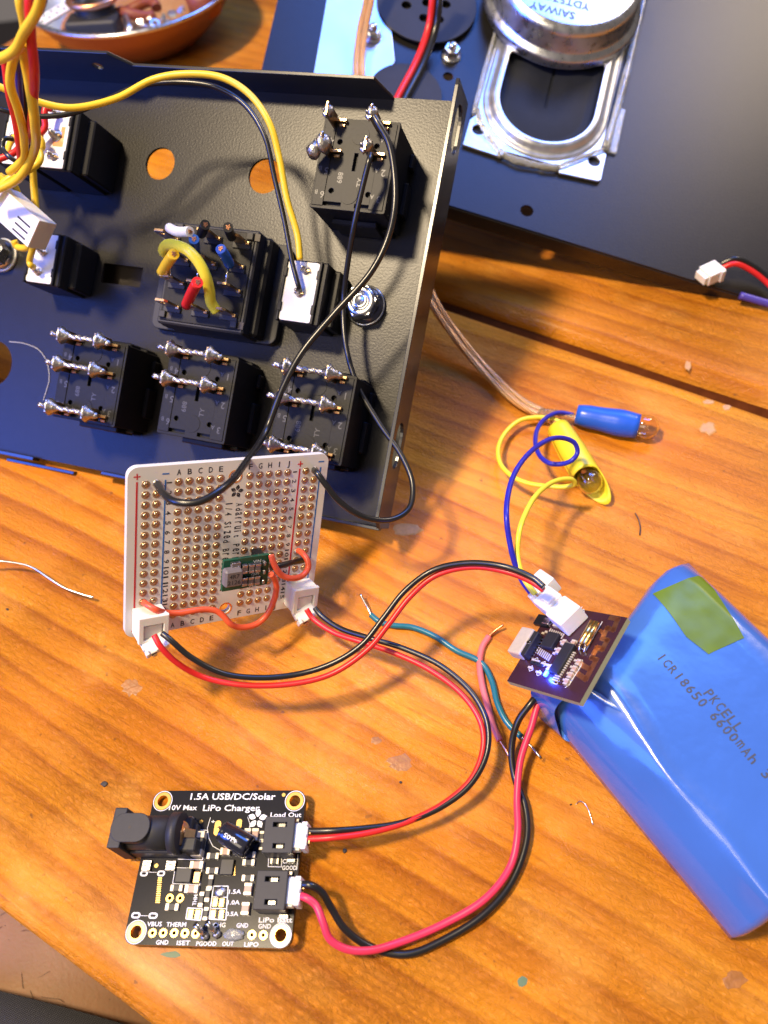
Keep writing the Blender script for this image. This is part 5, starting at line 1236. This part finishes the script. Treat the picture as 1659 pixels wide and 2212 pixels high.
b.plate([stadium(top_w, yc0, 100, 28), op + right + arc + left, rrect(top_w - 1.0 - 2.8, yc0 + 40, top_w - 1.0, yc0 + 80, 1.3)], 3.8, 4.8, None, .22)
b.build('frame', None, spk, matrix=KM)
b = MB().use('cone'); b.plate([stadium(WI - 3, yc0, 100, 28)], .1, .35); ovring(b, [(WI - 4.5, .9), (WI - 6, 1.8), (WI - 8.2, 1.0), (WI - 9.5, 1.0), (WI - 14, 2.0), (WI - 20, 1.2), (.6, 1.0)]); b.build('cone', None, spk, matrix=KM)
b = MB().use('steel'); b.lathe([(rcan + 2.8, 4.6), (rcan + 2.7, 6.8), (rcan + 2.3, 7.8), (rcan + .6, 8.6), (rcan + .1, 9.4), (rcan, 15.6), (rcan - .8, 17.6), (rcan - 2.6, 18.8), (rcan - 3.0, 18.9)], (xcan, ycan, 0), seg=96)
b.use('steel_rough'); b.lathe([(rcan - 2.95, 18.9), (rcan - 4.0, 19.05), (0, 19.1)], (xcan, ycan, 0), seg=96); can = b.build('magnet_can', None, spk, matrix=KM)
b = MB().use('ink_grey')
pa = SPF.hit(1193, 22, 19.15 * LK) / LK; pb2 = SPF.hit(1190, 0, 19.15 * LK) / LK
b.text('SAIWAY', pa.x, pa.y, 19.15, 17.5, 3.6, math.pi); b.text('YDT57C50', pa.x - 1.5 + 4, pa.y + 6.0, 19.15, 22, 3.6, math.pi)
b.build('stamped_lettering', None, can, matrix=KM)
b = MB().use('glue'); rnd = random.Random(3)
def bead(pts, r_): b.tube(smooth_pts(pts, 6), lambda t: r_ * (.75 + .45 * noise.noise(Vector((t * 9, r_, 1)))), 9)
bead([(-hwid + 2, ys + 17, 2), (-hwid + 5, ys + 10, 2.4), (-hwid + 11, ys + 4, 1.8), (-hwid + 15, ys - 1, 1)], 1.1)
bead([(-hwid + 14, ys + 1, 1.0), (-6, ys - .5, 1.2), (4, ys, 1.0), (hwid - 17, ys + 1, 1.0)], 2.2); bead([(hwid - 17, ys + 1, 1.6), (hwid - 8, ys + 9, 2.0), (hwid - 1, ys + 15, 1.6)], 1.2)
bead([(hwid - 1, ys + 15, 1.2), (hwid + .5, ys + 40, 1.4), (hwid + 1.5, ys + 80, 1.4), (hwid + 1.8, ye, 1.4)], 2.2); bead([(-hwid + 1, ys + 15, 1.2), (-hwid + .5, ys + 40, 1.2), (-hwid + .8, ys + 85, 1.4)], 1.3)
b.box((hwid + 1.6, ys + 26, .7), (4.5, 22, .9), .35); b.build('hot_glue', None, spk, matrix=KM)
# red and black pair at the top
zc = wire_path([(936, -80, (lo, 22)), (934, 0, (lo, 14)), (927, 55, (lo, 8)), (903, 125, (lo, 4.5)), (862, 205, (lo, 3.8)), (840, 250, (lo, 3.6))])
base = zc[-1].copy(); T = thing('speaker_lead', base, 'red and black wire pair crossing the dark discs at the top', 'wire')
IDF = Frame(base, (1, 0, 0), (0, 1, 0))
wire('red_wire', None, 1.35, 'red', parent=T, pframe=IDF, pts=zc); wire('black_wire', None, 1.35, 'black', parent=T, pframe=IDF, pts=[p + Vector((2.4, -.5, -.8)) for p in zc])
# small plug at the right edge
zz = wire_path([(1553, 582, (lo, 3.5)), (1585, 570, (lo, 6)), (1620, 583, (lo, 5)), (1665, 620, (lo, 3)), (1720, 700, 2)]); base = zz[0].copy()
T = thing('small_plug', base, 'small cream plug with red and black leads at the right edge of the black cover', 'connector'); IDF = Frame(base, (1, 0, 0), (0, 1, 0))
b = MB(); d = (lo.hw(1510, 602, 3.2) - base).normalized(); R = Matrix((d, Vector((0, 0, 1)).cross(d).normalized(), d.cross(Vector((0, 0, 1)).cross(d)).normalized())).transposed()
b.use('whiteplastic'); b.box(R @ Vector((3.2, 0, 0)), (6.6, 6.2, 4.4), .4, R, 2); b.box(R @ Vector((7.0, 0, 0)), (2.2, 5.0, 3.0), .3, R, 2); b.box(R @ Vector((1.2, 3.0, 0)), (1.8, 1.4, 4.6), .2, R); b.build('housing', None, T)
wire('red_wire', None, .95, 'red', parent=T, pframe=IDF, pts=zz); wire('black_wire', None, .95, 'black', parent=T, pframe=IDF, pts=[p + Vector((.6, 1.5, .9)) for p in zz])
wire('hookup_wire', [(1598, 638, (lo, 1.3)), (1660, 656, 3), (1740, 680, 1.4)], 1.3, 'violet', 'violet wire lying along the edge of the black cover')

# ---------------------------------------------------------------- bowl of scrap at the back
zb = 26.0
cb = Vector((-98, 461, 0)); rb_ = 54.0
bw = thing('metal_bowl', cb, 'copper coloured bowl with silver rim holding scrap parts', 'bowl')
b = MB().use('copperpan'); b.lathe([(0, 1), (27, 1), (33, 3), (44, 12), (50.5, 20), (rb_ - .6, zb - 1)], seg=96); b.build('body', None, bw)
b = MB().use('galv'); b.lathe([(0, 4), (26, 4), (41, 12), (48.5, 20), (rb_ - 2.6, zb - .6)], seg=96); b.build('lining', None, bw)
b = MB().use('steel'); b.lathe([(rb_ - 2.8, zb - .8), (rb_ - 1.8, zb + .5), (rb_ - .4, zb + .4), (rb_ + .2, zb - .6), (rb_ - .6, zb - 1.4)], seg=96); b.build('rim', None, bw)
b = MB().use('blkplastic'); b.lathe([(0, 0), (26, 0), (26, 1), (0, 1)], seg=48); b.build('foot', None, bw)
def inb(px_, py_, z): return at(px_, py_, z)
fill = MB().use('knot'); fill.lathe([(0, 11), (20, 12), (41.5, 12)], tuple(cb), seg=48); tag(fill.build('scrap_heap', None, None, loc=cb), 'mixed brown scrap filling the bottom of the bowl', 'scrap')
p = inb(208, 26, 24); b = MB().use('copper'); ringP = [Vector((11.5 * math.cos(a), 9.5 * math.sin(a), 0)) for a in [2 * math.pi * k / 40 for k in range(41)]]
b.tube([q + Vector((0, 0, 6)) for q in ringP], 1.6, 10)
b.use('chip').lathe([(10, 0), (10, 5), (7.5, 6), (7, 0)], seg=32); tag(b.build('coil_ring', None, None, loc=(0, 0, 0)), 'copper wound ring on a black base in the bowl', 'coil').location = p * S
p = inb(205, 58, 20); b = MB().use('blkmatte'); b.box((0, 0, 0), (26, 13, 10), 2.5, Matrix.Rotation(-.12, 3, 'Z'), 3); o = b.build('black_knob', None, None); o.location = p * S; tag(o, 'rounded black plastic block below the copper ring', 'knob')
p = inb(118, 30, 22); b = MB().use('whiteplastic'); R = Matrix.Rotation(.9, 3, 'Z'); b.box((0, 0, 0), (26, 9, 1.6), .3, R)
b.use('hole')
for k in range(5):
    for j in (-1, 1): b.cyl(R @ Vector((-10 + k * 5, j * 2, .8)), R @ Vector((-10 + k * 5, j * 2, .9)), .9, None, 12)
o = b.build('perforated_strip', None, None); o.location = p * S; tag(o, 'white strip with dark holes leaning in the bowl', 'strip')
p = inb(300, 22, 22); b = MB().use('clay'); b.tube([Vector((9 * math.cos(a), 6 * math.sin(a), 1.5 * math.sin(2 * a))) for a in [2 * math.pi * k / 30 for k in range(28)]], 2.6, 10); o = b.build('orange_ring', None, None); o.location = p * S; tag(o, 'orange brown plastic ring in the bowl', 'ring')
p = inb(440, 2, 24); b = MB().use('clay'); b.lathe([(0, 5), (6, 5.5), (9, 3), (8, -5), (0, -6)], seg=28); o = b.build('orange_lump', None, None); o.location = p * S; tag(o, 'glossy orange lump near the right rim of the bowl', 'scrap')
rnd = random.Random(11)
for k, (x, y, s_) in enumerate(((278, 58, 5.0), (305, 50, 3.2), (322, 42, 3), (335, 52, 3.4), (352, 40, 3), (318, 62, 2.6), (345, 60, 2.6), (362, 48, 2.4), (372, 30, 3.2), (300, 70, 2.4), (392, 22, 2.8))):
    p = inb(x, y, 19 + rnd.random() * 4); b = MB().use('steel'); R = Matrix.Rotation(rnd.random() * 6, 3, 'Z') @ Matrix.Rotation(rnd.random() * 1.4, 3, 'X')
    R4 = Matrix.Translation((0, 0, 0)) @ R.to_4x4()
    if k == 0: b.cyl(R @ Vector((0, 0, -7)), R @ Vector((0, 0, 7)), 1.7, None, 16)
    else: b.plate([[(s_ * .8 * math.cos(math.radians(60 * j)), s_ * .8 * math.sin(math.radians(60 * j))) for j in range(6)], circle(0, 0, s_ * .4, 14)], -.9, .9, R4, .15)
    o = b.build('steel_pin' if k == 0 else 'steel_nut', None, None); o.location = p * S
    if k == 0: tag(o, 'silver pin leaning at the left of the nuts in the bowl', 'pin')
    else: tag(o, 'shiny steel nut in the pile inside the bowl', 'nut', 'steel nuts piled in the bowl')

# ---------------------------------------------------------------- knee under the table edge
per = bpy.data.objects.new('tmp', None); bpy.data.objects.remove(per)
kA = at(-10, 2290, -95); kB = at(115, 2000, -100)
ax_ = (kB - kA).normalized()
knee = kA + ax_ * 150; hip = kA - ax_ * 260 + Vector((20, 0, 20))
path = smooth_pts([hip, kA - ax_ * 100, kA, kA + ax_ * 80, knee, knee + Vector((-5, 35, -55)), knee + Vector((-5, 30, -200)), knee + Vector((-5, 10, -380)), knee + Vector((-5, 5, -560)), knee + Vector((-8, 20, -610)), knee + Vector((-10, 130, -625))], 8)
base = Vector((knee.x, knee.y, -740)); b = MB().use('skin')
rr_ = [80, 74, 68, 62, 56, 52, 52, 44, 33, 34, 24]
def rad(t):
    k = t * (len(rr_) - 1); i = min(int(k), len(rr_) - 2); return rr_[i] + (rr_[i + 1] - rr_[i]) * (k - i)
off = Vector((0, 0, -62))
b.tube([p + off - base for p in path], rad, 40)
per = b.build('person', None, None); per.location = base * S; tag(per, 'bare hairy leg in dark grey woven shorts below the table edge', 'person')
b = MB().use('cloth')
hem = kA + ax_ * 0.0; hA = PLATE  # hem crosses the thigh
hp = [hip - ax_ * 40, hip, kA - ax_ * 160, kA - ax_ * 90, kA + ax_ * ((at(66, 2158, -95) - kA).dot(ax_) - 9)]
Pq = smooth_pts(hp, 8); b.tube([p + off + Vector((0, 0, 2)) - base for p in Pq], lambda t: 90 - 12 * t, 48, cap=False)
o = b.build('shorts', None, per); so_ = o.modifiers.new('s', 'SOLIDIFY'); so_.thickness = .0012
b = MB().use('hair')
for k in range(420):
    t = rnd.random(); c = kA + ax_ * (10 + 100 * t) + off; a = rnd.uniform(-1.5, 1.5); R0 = 67 - 8 * t
    nrm = (ax_.cross(Vector((0, 0, 1))).normalized() * math.sin(a) + Vector((0, 0, 1)) * math.cos(a)).normalized(); p = c + nrm * R0; d = (ax_ * rnd.uniform(-1, .6) + ax_.cross(nrm) * rnd.uniform(-1, 1)).normalized(); L_ = rnd.uniform(5, 12)
    b.tube([p - base, p + d * L_ * .5 + nrm * 1.6 - base, p + d * L_ + ax_ * rnd.uniform(-3, 3) + nrm * 1.0 - base], .07, 4)
tag(b.build('leg_hair', None, per), kind='stuff')
